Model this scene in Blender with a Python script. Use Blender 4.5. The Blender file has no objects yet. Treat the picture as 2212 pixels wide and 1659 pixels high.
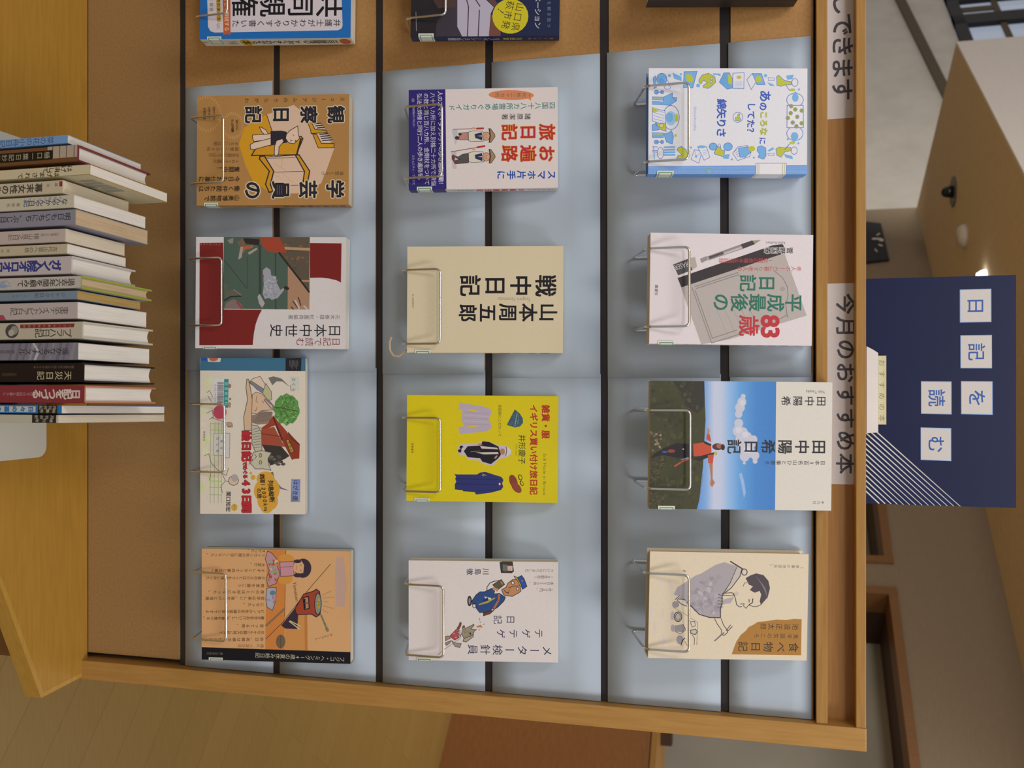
import bpy, bmesh, math, random
import numpy as np
from mathutils import Vector, Matrix
from mathutils.geometry import tessellate_polygon

random.seed(7)
SC = bpy.context.scene
COL = SC.collection

# ------------------------------------------------------------------ camera
F_PX = 2000.0
PITCH = math.radians(14.4)
CAM = Vector((0.0, -1.17 * math.cos(PITCH), 1.45))
FWD = Vector((0, math.cos(PITCH), -math.sin(PITCH)))
UPV = Vector((0, math.sin(PITCH), math.cos(PITCH)))
RGT = Vector((1, 0, 0))
cd = bpy.data.cameras.new('camera')
cd.sensor_fit = 'HORIZONTAL'; cd.sensor_width = 36.0
cd.lens = 36.0 * F_PX / 2212.0
cd.clip_start = 0.02; cd.clip_end = 100
cd.dof.use_dof = True; cd.dof.focus_distance = 1.13; cd.dof.aperture_fstop = 9.0
cam = bpy.data.objects.new('camera', cd); COL.objects.link(cam)
# the camera was held on its side: image right is up in the room
cam.matrix_world = Matrix(((UPV.x, -RGT.x, -FWD.x, CAM.x), (UPV.y, -RGT.y, -FWD.y, CAM.y),
                           (UPV.z, -RGT.z, -FWD.z, CAM.z), (0, 0, 0, 1)))
SC.camera = cam

# ------------------------------------------------------------------ light
SC.view_settings.view_transform = 'Standard'
SC.view_settings.look = 'None'
SC.view_settings.gamma = 1.0
SC.view_settings.use_curve_mapping = False
SC.view_settings.exposure = -0.02
w = bpy.data.worlds.new('room_light'); SC.world = w; w.use_nodes = True
w.node_tree.nodes['Background'].inputs[0].default_value = (1.0, 0.92, 0.875, 1)
w.node_tree.nodes['Background'].inputs[1].default_value = 0.30

def area(name, loc, target, sx, sy, power, color):
    l = bpy.data.lights.new(name, 'AREA'); l.shape = 'RECTANGLE'; l.size = sx; l.size_y = sy
    l.energy = power; l.color = color
    o = bpy.data.objects.new(name, l); COL.objects.link(o); o.location = loc
    o.rotation_euler = (Vector(target) - Vector(loc)).to_track_quat('-Z', 'Y').to_euler()
    return o
LC = (1.0, 0.92, 0.885)
area('ceiling_or_fill_light', (-1.0, -1.3, 2.75), (-0.6, -0.2, 1.2), 0.35, 1.2, 13, LC)
area('ceiling_or_fill_light', (1.15, -1.0, 2.75), (0.5, -0.1, 1.2), 0.35, 1.2, 16, LC)
area('ceiling_or_fill_light', (0.1, -2.6, 2.75), (0.0, 0.0, 1.0), 1.6, 0.4, 17, LC)
area('ceiling_or_fill_light', (2.2, 2.6, 2.7), (2.4, 3.2, 0), 1.2, 0.5, 18, LC)
area('ceiling_or_fill_light', (-2.6, 0.8, 2.8), (-1.6, 4.6, 3.4), 1.0, 0.5, 45, LC)  # added fill, aimed upwards to brighten the pale face of the dropped ceiling
l_ = area('ceiling_or_fill_light', (-0.7, 3.4, 2.82), (-0.7, 3.4, 0), 0.8, 0.8, 26, LC); l_.data.spread = math.radians(95)  # added fill: its bounce off the floor brightens the brown ceiling
area('hall_light', (-3.5, 6.5, 2.9), (-4.5, 11.0, 4.0), 2.0, 1.0, 90, (1, .96, .88))

# ------------------------------------------------------------------ measuring
def ray(px, py):
    return FWD + UPV * ((px - 1106.0) / F_PX) + RGT * ((py - 829.5) / F_PX)
def on_plane(px, py, n, d):
    n = Vector(n); r = ray(px, py)
    return CAM + r * ((d - n.dot(CAM)) / n.dot(r))
def on_y(px, py, y=0.0): return on_plane(px, py, (0, 1, 0), y)
def on_z(px, py, z=0.0): return on_plane(px, py, (0, 0, 1), z)

# ------------------------------------------------------------------ colour
def lin1(v):
    v /= 255.0
    return v / 12.92 if v <= 0.04045 else ((v + 0.055) / 1.055) ** 2.4
def lin(hexs):
    hexs = hexs.lstrip('#')
    return tuple(lin1(int(hexs[i:i + 2], 16)) for i in (0, 2, 4))
def ink(hexs):          # printed colour as seen beside white paper of that light -> albedo
    r, g, b = lin(hexs)
    return (min(r * 1.216, .9), min(g * 1.384, .9), min(b * 1.416, .9), 1.0)

# ------------------------------------------------------------------ materials
MATS = {}
def mat(name, color=(.5, .5, .5), rough=.5, metal=0.0, spec=.4):
    m = bpy.data.materials.new(name); m.use_nodes = True
    b = m.node_tree.nodes['Principled BSDF']
    b.inputs['Base Color'].default_value = (*color[:3], 1)
    b.inputs['Roughness'].default_value = rough
    b.inputs['Metallic'].default_value = metal
    b.inputs['Specular IOR Level'].default_value = spec
    MATS[name] = m
    return m
def noise_mix(m, c1, c2, scale=(1, 1, 1), nscale=8.0, detail=6.0, lo=.3, hi=.7, bump=0.0):
    nt = m.node_tree; b = nt.nodes['Principled BSDF']
    tc = nt.nodes.new('ShaderNodeTexCoord'); mp = nt.nodes.new('ShaderNodeMapping')
    mp.inputs['Scale'].default_value = scale
    nz = nt.nodes.new('ShaderNodeTexNoise'); nz.inputs['Scale'].default_value = nscale
    nz.inputs['Detail'].default_value = detail
    cr = nt.nodes.new('ShaderNodeValToRGB')
    cr.color_ramp.elements[0].position = lo; cr.color_ramp.elements[1].position = hi
    cr.color_ramp.elements[0].color = (*c1[:3], 1); cr.color_ramp.elements[1].color = (*c2[:3], 1)
    nt.links.new(tc.outputs['Object'], mp.inputs['Vector'])
    nt.links.new(mp.outputs[0], nz.inputs['Vector'])
    nt.links.new(nz.outputs['Fac'], cr.inputs['Fac'])
    nt.links.new(cr.outputs['Color'], b.inputs['Base Color'])
    if bump:
        bp = nt.nodes.new('ShaderNodeBump'); bp.inputs['Strength'].default_value = bump
        bp.inputs['Distance'].default_value = .001
        nt.links.new(nz.outputs['Fac'], bp.inputs['Height'])
        nt.links.new(bp.outputs[0], b.inputs['Normal'])
    return m
def wood(name, c1, c2, grain=(2, 40, 40), rough=.45):
    return noise_mix(mat(name, rough=rough), c1, c2, grain, 6.0, 8.0, .25, .75, .12)

wood('wood_bright', (.43, .23, .058), (.52, .295, .085), (40, 40, 3))
wood('wood_rail', (.36, .185, .042), (.45, .25, .065), (3, 40, 40))
noise_mix(mat('wood_slat', rough=.5), (.40, .215, .070), (.51, .285, .100), (1, 1.2, 1.2), 230, 6, .25, .75, .06)
wood('wood_trough', (.36, .175, .045), (.44, .225, .062), (3, 50, 50))
wood('wood_shelf', (.40, .215, .030), (.47, .26, .042), (3, 30, 30), .4)
wood('wood_lipping', (.46, .26, .045), (.54, .32, .065), (3, 30, 30), .4)
wood('wood_cabinet', (.27, .115, .032), (.36, .16, .048), (4, 4, 40))
wood('wood_frame', (.17, .08, .024), (.23, .11, .034), (30, 30, 4))
noise_mix(mat('wood_slat_shaded'), (.33, .195, .074), (.41, .25, .098), (1, 1, 1), 300, 6, .25, .75, .05)  # slat wood for the lowest board, its weaker light put into a darker colour
mat('groove_black', (.030, .026, .028), .45)
noise_mix(mat('blue_paper', rough=.75, spec=.2), (.475, .58, .69), (.51, .615, .72), (1, 1, 1), 5, 4, .3, .7, .03)
noise_mix(mat('card_white', rough=.6, spec=.25), (.78, .78, .78), (.84, .84, .84), (1, 1, 1), 20, 3)
noise_mix(mat('cream_paper', rough=.7, spec=.2), (.66, .60, .42), (.74, .68, .50), (1, 1, 1), 40, 4)
mat('chrome', (.88, .88, .87), .17, 1.0)
noise_mix(mat('tray_white', rough=.45), (.60, .62, .56), (.66, .68, .62), (1, 1, 1), 6, 3)
noise_mix(mat('wall_brown', rough=.8, spec=.1), (.24, .19, .13), (.27, .215, .15), (1, 1, 12), 20, 4)
noise_mix(mat('ceiling_brown', rough=.75, spec=.1), (.66, .54, .37), (.72, .59, .41), (8, 8, 1), 4, 4)
noise_mix(mat('wall_white', rough=.8, spec=.1), (.60, .56, .50), (.68, .64, .58), (1, 1, 1), 3, 6)
noise_mix(mat('fascia_white', rough=.8, spec=.1), (.80, .75, .69), (.84, .79, .73), (1, 1, 30), 6, 3)
noise_mix(mat('wall_grey', rough=.8, spec=.1), (.40, .36, .29), (.44, .40, .33), (1, 1, 1), 4, 4)
mat('frame_black', (.006, .006, .008), .4)
mat('trim_dark', (.10, .075, .045), .6)
mat('dome_black', (.012, .011, .012), .18)
mat('plate_grey', (.12, .10, .075), .5)
mat('plastic_clear', (.55, .50, .42), .3)
mat('sign_black', (.008, .008, .008), .5)
mat('brown_block', (.06, .03, .018), .6)
m = mat('lamp_glow', (1, 1, 1)); b_ = m.node_tree.nodes['Principled BSDF']
b_.inputs['Emission Color'].default_value = (1, .97, .92, 1); b_.inputs['Emission Strength'].default_value = 6
m = mat('sky_glass', (.1, .12, .15), .1); b_ = m.node_tree.nodes['Principled BSDF']
b_.inputs['Emission Color'].default_value = (.42, .47, .57, 1); b_.inputs['Emission Strength'].default_value = .62
mat('ribbon', (.62, .45, .28), .6)
# hidden rooms behind the framed openings
noise_mix(mat('wall_dim', rough=.8, spec=.1), (.37, .36, .29), (.42, .40, .33), (1, 1, 1), 3, 3)

# page edges: fine lines across the thickness of the block
def pages(name, c1, c2, axis_scale):
    m = mat(name, rough=.8, spec=.1); nt = m.node_tree; b = nt.nodes['Principled BSDF']
    tc = nt.nodes.new('ShaderNodeTexCoord'); mp = nt.nodes.new('ShaderNodeMapping')
    mp.inputs['Scale'].default_value = axis_scale
    nz = nt.nodes.new('ShaderNodeTexNoise'); nz.inputs['Scale'].default_value = 900; nz.inputs['Detail'].default_value = 3
    mx = nt.nodes.new('ShaderNodeValToRGB')
    mx.color_ramp.elements[0].position = .35; mx.color_ramp.elements[1].position = .6
    mx.color_ramp.elements[0].color = (*c1, 1); mx.color_ramp.elements[1].color = (*c2, 1)
    nt.links.new(tc.outputs['Object'], mp.inputs['Vector']); nt.links.new(mp.outputs[0], nz.inputs['Vector'])
    nt.links.new(nz.outputs['Fac'], mx.inputs['Fac']); nt.links.new(mx.outputs[0], b.inputs['Base Color'])
for suf, ax in (('', (.02, 1, .02)), ('_up', (1, .02, .02))):
    pages('pages_white' + suf, (.72, .70, .63), (.79, .77, .70), ax)
    pages('pages_cream' + suf, (.64, .57, .43), (.71, .64, .49), ax)
    pages('pages_tan' + suf, (.50, .38, .23), (.59, .46, .29), ax)
    pages('pages_ochre' + suf, (.38, .25, .08), (.46, .32, .11), ax)

# printed matter: colour comes with the mesh, laminated sheen and a faint fibre
m = mat('printed', rough=.42, spec=.3); nt = m.node_tree; b = nt.nodes['Principled BSDF']
at_ = nt.nodes.new('ShaderNodeVertexColor'); at_.layer_name = 'Col'
tc = nt.nodes.new('ShaderNodeTexCoord'); nz = nt.nodes.new('ShaderNodeTexNoise'); nz.inputs['Scale'].default_value = 260
mr = nt.nodes.new('ShaderNodeMapRange'); mr.inputs['To Min'].default_value = .94; mr.inputs['To Max'].default_value = 1.03
mx = nt.nodes.new('ShaderNodeVectorMath'); mx.operation = 'SCALE'
nt.links.new(tc.outputs['Object'], nz.inputs['Vector']); nt.links.new(nz.outputs['Fac'], mr.inputs['Value'])
nt.links.new(at_.outputs['Color'], mx.inputs[0]); nt.links.new(mr.outputs[0], mx.inputs['Scale'])
nt.links.new(mx.outputs[0], b.inputs['Base Color'])

# parquet floor: planks a hand wide laid on the diagonal
m = mat('parquet', rough=.38, spec=.35); nt = m.node_tree; b = nt.nodes['Principled BSDF']
tc = nt.nodes.new('ShaderNodeTexCoord'); mp = nt.nodes.new('ShaderNodeMapping')
mp.inputs['Rotation'].default_value = (0, 0, math.radians(39)); mp.inputs['Location'].default_value = (.13, .035, 0)
br = nt.nodes.new('ShaderNodeTexBrick'); br.offset = .37; br.inputs['Scale'].default_value = 1
br.inputs['Brick Width'].default_value = .74; br.inputs['Row Height'].default_value = .118
br.inputs['Mortar Size'].default_value = .0012; br.inputs['Mortar Smooth'].default_value = .2
br.inputs['Color1'].default_value = (.335, .215, .058, 1); br.inputs['Color2'].default_value = (.36, .235, .066, 1)
br.inputs['Mortar'].default_value = (.25, .15, .045, 1)
mp2 = nt.nodes.new('ShaderNodeMapping'); mp2.inputs['Rotation'].default_value = (0, 0, math.radians(39)); mp2.inputs['Scale'].default_value = (3, 40, 1)
nz = nt.nodes.new('ShaderNodeTexNoise'); nz.inputs['Scale'].default_value = 5; nz.inputs['Detail'].default_value = 6
mr = nt.nodes.new('ShaderNodeMapRange'); mr.inputs['To Min'].default_value = .82; mr.inputs['To Max'].default_value = 1.15
sc_ = nt.nodes.new('ShaderNodeVectorMath'); sc_.operation = 'SCALE'
nt.links.new(tc.outputs['Object'], mp.inputs['Vector']); nt.links.new(mp.outputs[0], br.inputs['Vector'])
nt.links.new(tc.outputs['Object'], mp2.inputs['Vector']); nt.links.new(mp2.outputs[0], nz.inputs['Vector'])
nt.links.new(nz.outputs['Fac'], mr.inputs['Value']); nt.links.new(br.outputs['Color'], sc_.inputs[0])
nt.links.new(mr.outputs[0], sc_.inputs['Scale']); nt.links.new(sc_.outputs[0], b.inputs['Base Color'])

# ------------------------------------------------------------------ mesh helpers
class MB:
    """collects shapes, builds ONE mesh object"""
    def __init__(s): s.v = []; s.f = []; s.c = []
    def face(s, pts, col=None):
        i = len(s.v); s.v += [tuple(p) for p in pts]; s.f.append(tuple(range(i, i + len(pts)))); s.c.append(col)
    def box(s, lo, hi, col=None, bev=0.0):
        x0, y0, z0 = lo; x1, y1, z1 = hi
        i = len(s.v)
        if not bev:
            s.v += [(x0, y0, z0), (x1, y0, z0), (x1, y1, z0), (x0, y1, z0), (x0, y0, z1), (x1, y0, z1), (x1, y1, z1), (x0, y1, z1)]
            q = [(0, 3, 2, 1), (4, 5, 6, 7), (0, 1, 5, 4), (1, 2, 6, 5), (2, 3, 7, 6), (3, 0, 4, 7)]
        else:
            bm = bmesh.new(); bmesh.ops.create_cube(bm, size=1)
            for v in bm.verts:
                v.co = Vector(((x0 + x1) / 2 + v.co.x * (x1 - x0), (y0 + y1) / 2 + v.co.y * (y1 - y0), (z0 + z1) / 2 + v.co.z * (z1 - z0)))
            bmesh.ops.bevel(bm, geom=bm.edges[:], offset=bev, segments=2, affect='EDGES', profile=.6)
            bm.verts.index_update()
            s.v += [tuple(v.co) for v in bm.verts]
            q = [tuple(v.index for v in f.verts) for f in bm.faces]; bm.free()
        for f in q: s.f.append(tuple(i + k for k in f)); s.c.append(col)
    def prism(s, pts, z0, z1, col=None, axis=2):
        """extrude the 2-D outline along an axis (2 = z, 1 = y)"""
        def P(p, h): return (p[0], p[1], h) if axis == 2 else (p[0], h, p[1])
        n = len(pts); i = len(s.v)
        s.v += [P(p, z0) for p in pts] + [P(p, z1) for p in pts]
        tris = tessellate_polygon([[Vector((p[0], p[1], 0)) for p in pts]])
        for t in tris:
            s.f.append(tuple(i + k for k in t)); s.c.append(col)
            s.f.append(tuple(i + n + k for k in reversed(t))); s.c.append(col)
        for k in range(n):
            l = (k + 1) % n
            s.f.append((i + k, i + l, i + n + l, i + n + k)); s.c.append(col)
    def tube(s, path, r, seg=10, col=None):
        path = [Vector(p) for p in path]; n = len(path); i = len(s.v)
        t0 = (path[1] - path[0]).normalized(); a = t0.orthogonal().normalized()
        for k, p in enumerate(path):
            t = ((path[min(k + 1, n - 1)] - p).normalized() + (p - path[max(k - 1, 0)]).normalized()).normalized()
            a = (a - t * a.dot(t)).normalized(); bb = t.cross(a)
            for j in range(seg):
                th = 2 * math.pi * j / seg
                s.v.append(tuple(p + (a * math.cos(th) + bb * math.sin(th)) * r))
        for k in range(n - 1):
            for j in range(seg):
                l = (j + 1) % seg
                s.f.append((i + k * seg + j, i + k * seg + l, i + (k + 1) * seg + l, i + (k + 1) * seg + j)); s.c.append(col)
        s.f.append(tuple(i + j for j in reversed(range(seg)))); s.c.append(col)
        s.f.append(tuple(i + (n - 1) * seg + j for j in range(seg))); s.c.append(col)
    def lathe(s, prof, axis_o, seg=24, col=None):
        o = Vector(axis_o); i = len(s.v); n = len(prof)
        for r, z in prof:
            for j in range(seg):
                th = 2 * math.pi * j / seg
                s.v.append((o.x + r * math.cos(th), o.y + r * math.sin(th), o.z + z))
        for k in range(n - 1):
            for j in range(seg):
                l = (j + 1) % seg
                s.f.append((i + k * seg + j, i + k * seg + l, i + (k + 1) * seg + l, i + (k + 1) * seg + j)); s.c.append(col)
        s.f.append(tuple(i + j for j in reversed(range(seg)))); s.c.append(col)
        s.f.append(tuple(i + (n - 1) * seg + j for j in range(seg))); s.c.append(col)
    def build(s, name, material, parent=None, smooth=False, fix=True):
        me = bpy.data.meshes.new(name); me.from_pydata(s.v, [], s.f); me.update()
        if any(c is not None for c in s.c):
            ca = me.color_attributes.new('Col', 'FLOAT_COLOR', 'CORNER')
            for p, c in zip(me.polygons, s.c):
                c = c or (.8, .8, .8, 1)
                for q, li in enumerate(p.loop_indices):
                    ca.data[li].color = c[q] if isinstance(c, list) else c
        me.materials.append(MATS[material] if isinstance(material, str) else material)
        if fix:
            bm = bmesh.new(); bm.from_mesh(me); bmesh.ops.recalc_face_normals(bm, faces=bm.faces); bm.to_mesh(me); bm.free()
        if smooth:
            for p in me.polygons: p.use_smooth = True
        o = bpy.data.objects.new(name, me); COL.objects.link(o)
        if parent: o.parent = parent
        return o

def tag(o, label, cat, group=None):
    o['label'] = label; o['category'] = cat
    if group: o['group'] = group
    return o
def thing(name, label, cat, mw=None, group=None):
    o = bpy.data.objects.new(name, None); COL.objects.link(o); o.empty_display_size = .05
    if mw is not None: o.matrix_world = mw
    return tag(o, label, cat, group)
def struct(o):
    o['kind'] = 'structure'; return o
def fillet(pts, r, n=5):
    out = [Vector(pts[0])]
    for a, b, c in zip(pts, pts[1:], pts[2:]):
        a, b, c = Vector(a), Vector(b), Vector(c)
        d1 = (a - b); d2 = (c - b); rr = min(r, d1.length * .45, d2.length * .45)
        p = b + d1.normalized() * rr; q = b + d2.normalized() * rr
        for k in range(n + 1):
            t = k / n
            out.append((1 - t) ** 2 * p + 2 * t * (1 - t) * b + t * t * q)
    out.append(Vector(pts[-1]))
    return out

# ------------------------------------------------------------------ lettering
GLYPH = {}
def glyph(ch):
    k = ch
    if k in GLYPH: return GLYPH[k]
    c = bpy.data.curves.new('glyph', 'FONT'); c.body = ch; c.size = 1; c.resolution_u = 3
    o = bpy.data.objects.new('glyph', c); COL.objects.link(o)
    bpy.context.view_layer.update()
    me = bpy.data.meshes.new_from_object(o.evaluated_get(bpy.context.evaluated_depsgraph_get()))
    g = ([(v.co.x, v.co.y) for v in me.vertices], [tuple(p.vertices) for p in me.polygons])
    bpy.data.objects.remove(o); bpy.data.curves.remove(c); bpy.data.meshes.remove(me)
    GLYPH[k] = g
    return g

VERT = {'ー': 90, '～': 90}
class Art:
    """prints on the front (or spine) of a cover: drawing coordinates are those of a
    scan of the cover; the four corners of the scan give the place on the cover in metres"""
    STEP = 1.2e-5
    def __init__(s, mb, quad, w, h, spine=None):
        s.mb = mb; s.w = w; s.h = h; s.k = 0; s.spine = spine; s.done = []   # spine: function (a, b, k) -> 3-D point
        (bl, br, tr, tl) = quad
        src = [bl, br, tr, tl]; dst = [(0, 0), (1, 0), (1, 1), (0, 1)]
        A = []; B = []
        for (x, y), (u, v) in zip(src, dst):
            A.append([x, y, 1, 0, 0, 0, -u * x, -u * y]); B.append(u)
            A.append([0, 0, 0, x, y, 1, -v * x, -v * y]); B.append(v)
        s.H = np.append(np.linalg.solve(np.array(A, float), np.array(B, float)), 1).reshape(3, 3)
        s.sx = w / ((math.dist(bl, br) + math.dist(tl, tr)) / 2)
        s.sz = h / ((math.dist(bl, tl) + math.dist(br, tr)) / 2)
    def m(s, p):
        q = s.H @ np.array([p[0], p[1], 1.0])
        u, v = q[0] / q[2], q[1] / q[2]
        return (min(max(u, 0), 1) * s.w, min(max(v, 0), 1) * s.h)
    def lay(s, pts, pad=0.0):
        """next free ink layer above everything this shape touches"""
        x0 = min(p[0] for p in pts) - pad; x1 = max(p[0] for p in pts) + pad
        y0 = min(p[1] for p in pts) - pad; y1 = max(p[1] for p in pts) + pad
        k = 0
        for a, b, c, d, l in s.done:
            if l > k and a < x1 and b > x0 and c < y1 and d > y0: k = l
        s.k = k + 1; s.done.append((x0, x1, y0, y1, s.k))
    def put(s, q):
        if s.spine: return s.spine(q[0], q[1], s.k * s.STEP)
        return (q[0], -s.k * s.STEP - 5e-5, q[1])
    def emit(s, pts, col):
        n = len(pts)
        if n > 2:
            for t in tessellate_polygon([[Vector((a, b, 0)) for a, b in pts]]):
                s.mb.face([s.put(pts[i]) for i in t], [col[i] for i in t] if isinstance(col, list) else col)
    def P(s, pts, col):
        s.lay(pts); s.emit([s.m(p) for p in pts], ink(col)); return s
    def G(s, pts, cols):
        s.lay(pts); s.emit([s.m(p) for p in pts], [ink(c) for c in cols]); return s
    def E(s, cx, cy, rx, ry, col, rot=0, n=22):
        c, d = math.cos(rot), math.sin(rot)
        return s.P([(cx + rx * math.cos(t) * c - ry * math.sin(t) * d, cy + rx * math.cos(t) * d + ry * math.sin(t) * c)
                    for t in [2 * math.pi * i / n for i in range(n)]], col)
    def L(s, pts, w, col, closed=False):
        s.lay(pts, w / 2); c = ink(col); hw = w / 2
        if closed: pts = list(pts) + [pts[0]]
        for a, b in zip(pts, pts[1:]):
            dx, dy = b[0] - a[0], b[1] - a[1]; l = math.hypot(dx, dy) or 1
            nx, ny = -dy / l * hw, dx / l * hw; ex, ey = dx / l * hw * .5, dy / l * hw * .5
            q = [(a[0] + nx - ex, a[1] + ny - ey), (a[0] - nx - ex, a[1] - ny - ey), (b[0] - nx + ex, b[1] - ny + ey), (b[0] + nx + ex, b[1] + ny + ey)]
            s.mb.face([s.put(s.m(p)) for p in q], c)
        return s
    def PO(s, pts, col, w=7, line='#2a2430'):
        s.P(pts, col); return s.L(pts, w * 1.35, line, True)
    def EO(s, cx, cy, rx, ry, col, w=7, line='#2a2430', rot=0):
        c, d = math.cos(rot), math.sin(rot)
        pts = [(cx + rx * math.cos(t) * c - ry * math.sin(t) * d, cy + rx * math.cos(t) * d + ry * math.sin(t) * c) for t in [2 * math.pi * i / 20 for i in range(20)]]
        return s.PO(pts, col, w, line)
    def T(s, text, p0, p1, size, col, bold=0.0, rot=0.0):
        """characters on an even pitch from p0 to p1 (downwards or to the right)"""
        s.lay([p0, p1], size * .6); c = ink(col); n = len(text)
        down = abs(p1[0] - p0[0]) > abs(p1[1] - p0[1])
        for i, ch in enumerate(text):
            if ch in ' 　': continue
            f = (i + .5) / n
            q = s.m((p0[0] + (p1[0] - p0[0]) * f, p0[1] + (p1[1] - p0[1]) * f))
            vs, fs = glyph(ch)
            cx = .5 if ord(ch) > 0x2000 else (min(v[0] for v in vs) + max(v[0] for v in vs)) / 2
            a = math.radians(rot + (VERT.get(ch, 0) if down else 0)); ca, sa = math.cos(a), math.sin(a)
            nb_ = 0 if bold < .004 else (4 if bold < .03 else 8)
            offs = [(0, 0)] + [(bold * math.cos(2 * math.pi * (i_ + .5) / nb_), bold * math.sin(2 * math.pi * (i_ + .5) / nb_)) for i_ in range(nb_)]
            k0 = s.k
            for i_, (ox, oy) in enumerate(offs):
                s.k = k0 + .15 + .09 * i_; P3 = []
                for x, y in vs:
                    x += ox - cx; y += oy - .36
                    x, y = x * ca - y * sa, x * sa + y * ca
                    P3.append(s.put((q[0] + x * size * s.sx, q[1] + y * size * s.sz)))
                for fc in fs: s.mb.face([P3[j] for j in fc], c)
            s.k = k0
        return s
    def W(s, text, p0, p1, size, col, bold=0.0):
        """a whole western word stretched between p0 and p1, letters standing square to the line"""
        s.lay([p0, p1], size * .6); c = ink(col); vs, fs = glyph(text)
        wd = max(v[0] for v in vs); a = np.array(s.m(p0)); b2 = np.array(s.m(p1)); d = b2 - a; L = np.linalg.norm(d); d = d / L
        nrm = np.array([-d[1], d[0]]); hh = size * s.sz
        P3 = [s.put(tuple(a + d * (x / wd * L) + nrm * ((y - .36) * hh))) for x, y in vs]
        for fc in fs: s.mb.face([P3[j] for j in fc], c)
        return s

# ------------------------------------------------------------------ the setting
e = Vector((-.688, .725, 0)); nB = Vector((.725, .688, 0))     # the room runs at 45 degrees to the rack
def on_room(px, py, c): return on_plane(px, py, nB, nB.dot(CAM) + c)

m_ = MB(); m_.face([(-5, -4, 0), (8, -4, 0), (8, 14, 0), (-5, 14, 0)]); struct(m_.build('floor', 'parquet', fix=False))

def room_quad(pts, c): return [on_room(x, y, c) for x, y in pts]
def slab(mb, pts, nrm, t):
    """a polygon in space given thickness t along nrm"""
    n = len(pts); nrm = Vector(nrm); i = len(mb.v)
    mb.v += [tuple(p) for p in pts] + [tuple(Vector(p) + nrm * t) for p in pts]
    mb.f.append(tuple(range(i, i + n))); mb.c.append(None)
    mb.f.append(tuple(reversed(range(i + n, i + 2 * n)))); mb.c.append(None)
    for k in range(n):
        l = (k + 1) % n; mb.f.append((i + k, i + l, i + n + l, i + n + k)); mb.c.append(None)

CB = 4.8                                                       # distance of the brown right-hand wall
ZC = 2.84                                                      # underside of the brown ceiling
def wpt(s, z, c):      # a point of the right wall family: s metres along e from the foot of the camera
    p = Vector((CAM.x, CAM.y, 0)) + nB * c + e * s
    return Vector((p.x, p.y, z))
def s_of(px, py, c):
    p = on_room(px, py, c); return (p - CAM).dot(e), p.z
s1, zt1 = s_of(1938, 1279, CB); sA, _ = s_of(1920, 1219, CB); sB, _ = s_of(1930, 1271, CB)
sk, _ = s_of(1985, 448, CB)
zt = zt1
# openings: [sB .. s2] near (window 3), [s_far .. sA] (window 2)
s2 = sB - 3.2; sfar = sA + 1.25
wb = MB()
def wall_piece(sa, sb, za, zb, c=CB, t=.12):
    slab(wb, [wpt(sa, za, c), wpt(sb, za, c), wpt(sb, zb, c), wpt(sa, zb, c)], nB, t)
wall_piece(s2 - 1.0, sk, zt, ZC)
wall_piece(sB, sA, 0, zt)
wall_piece(sfar, sk, 0, zt)
wall_piece(s2 - 1.0, s2, 0, zt)
struct(wb.build('wall_right', 'wall_brown'))
def opening(name, sa, sb):                                      # wooden frame round an opening, glass-less panel set deep
    fr = MB(); wd = .05
    for (a0, a1, z0, z1) in ((sa, sb, zt - wd, zt), (sa, sa + wd, 0, zt - wd), (sb - wd, sb, 0, zt - wd)):
        slab(fr, [wpt(a0, z0, CB - .015), wpt(a1, z0, CB - .015), wpt(a1, z1, CB - .015), wpt(a0, z1, CB - .015)], nB, .20)
    fo = struct(fr.build(name, 'wood_frame'))
    rv = MB()
    slab(rv, [wpt(sa + wd, 0, CB + .52), wpt(sb - wd, 0, CB + .52), wpt(sb - wd, zt - .05, CB + .52), wpt(sa + wd, zt - .05, CB + .52)], nB, .02)
    rv.build('panel', 'wall_dim', fo)
    rs = MB()
    slab(rs, [wpt(sb - wd, 0, CB + .18), wpt(sb - wd, 0, CB + .54), wpt(sb - wd, zt - wd, CB + .54), wpt(sb - wd, zt - wd, CB + .18)], e, .02)
    slab(rs, [wpt(sa + wd, 0, CB + .18), wpt(sa + wd, 0, CB + .54), wpt(sa + wd, zt - wd, CB + .54), wpt(sa + wd, zt - wd, CB + .18)], e, -.02)
    slab(rs, [wpt(sa, zt - wd, CB + .18), wpt(sa, zt - wd, CB + .54), wpt(sb, zt - wd, CB + .54), wpt(sb, zt - wd, CB + .18)], (0, 0, 1), .02)
    rs.build('reveal', 'brown_block', fo)
opening('window_3', s2, sB)
opening('window_2', sA, sfar)

# brown dropped ceiling with a pale face towards the hall
zq = lambda x, y: on_z(x, y, ZC)
pc = zq(2065, 95); pr = zq(2212, 382)
d1 = (pr - pc).normalized()
kk = wpt(sk, ZC, CB)
far_near = pr + d1 * 6
poly = [pc, kk, wpt(s2 - 3, ZC, CB), far_near]
cb = MB(); slab(cb, poly, (0, 0, 1), .05); struct(cb.build('ceiling', 'ceiling_brown'))
fb = MB(); slab(fb, [pc, far_near, far_near + Vector((0, 0, 2.2)), pc + Vector((0, 0, 2.2))], (pc - kk).normalized(), .02)
struct(fb.build('trim_1', 'fascia_white'))
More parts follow.
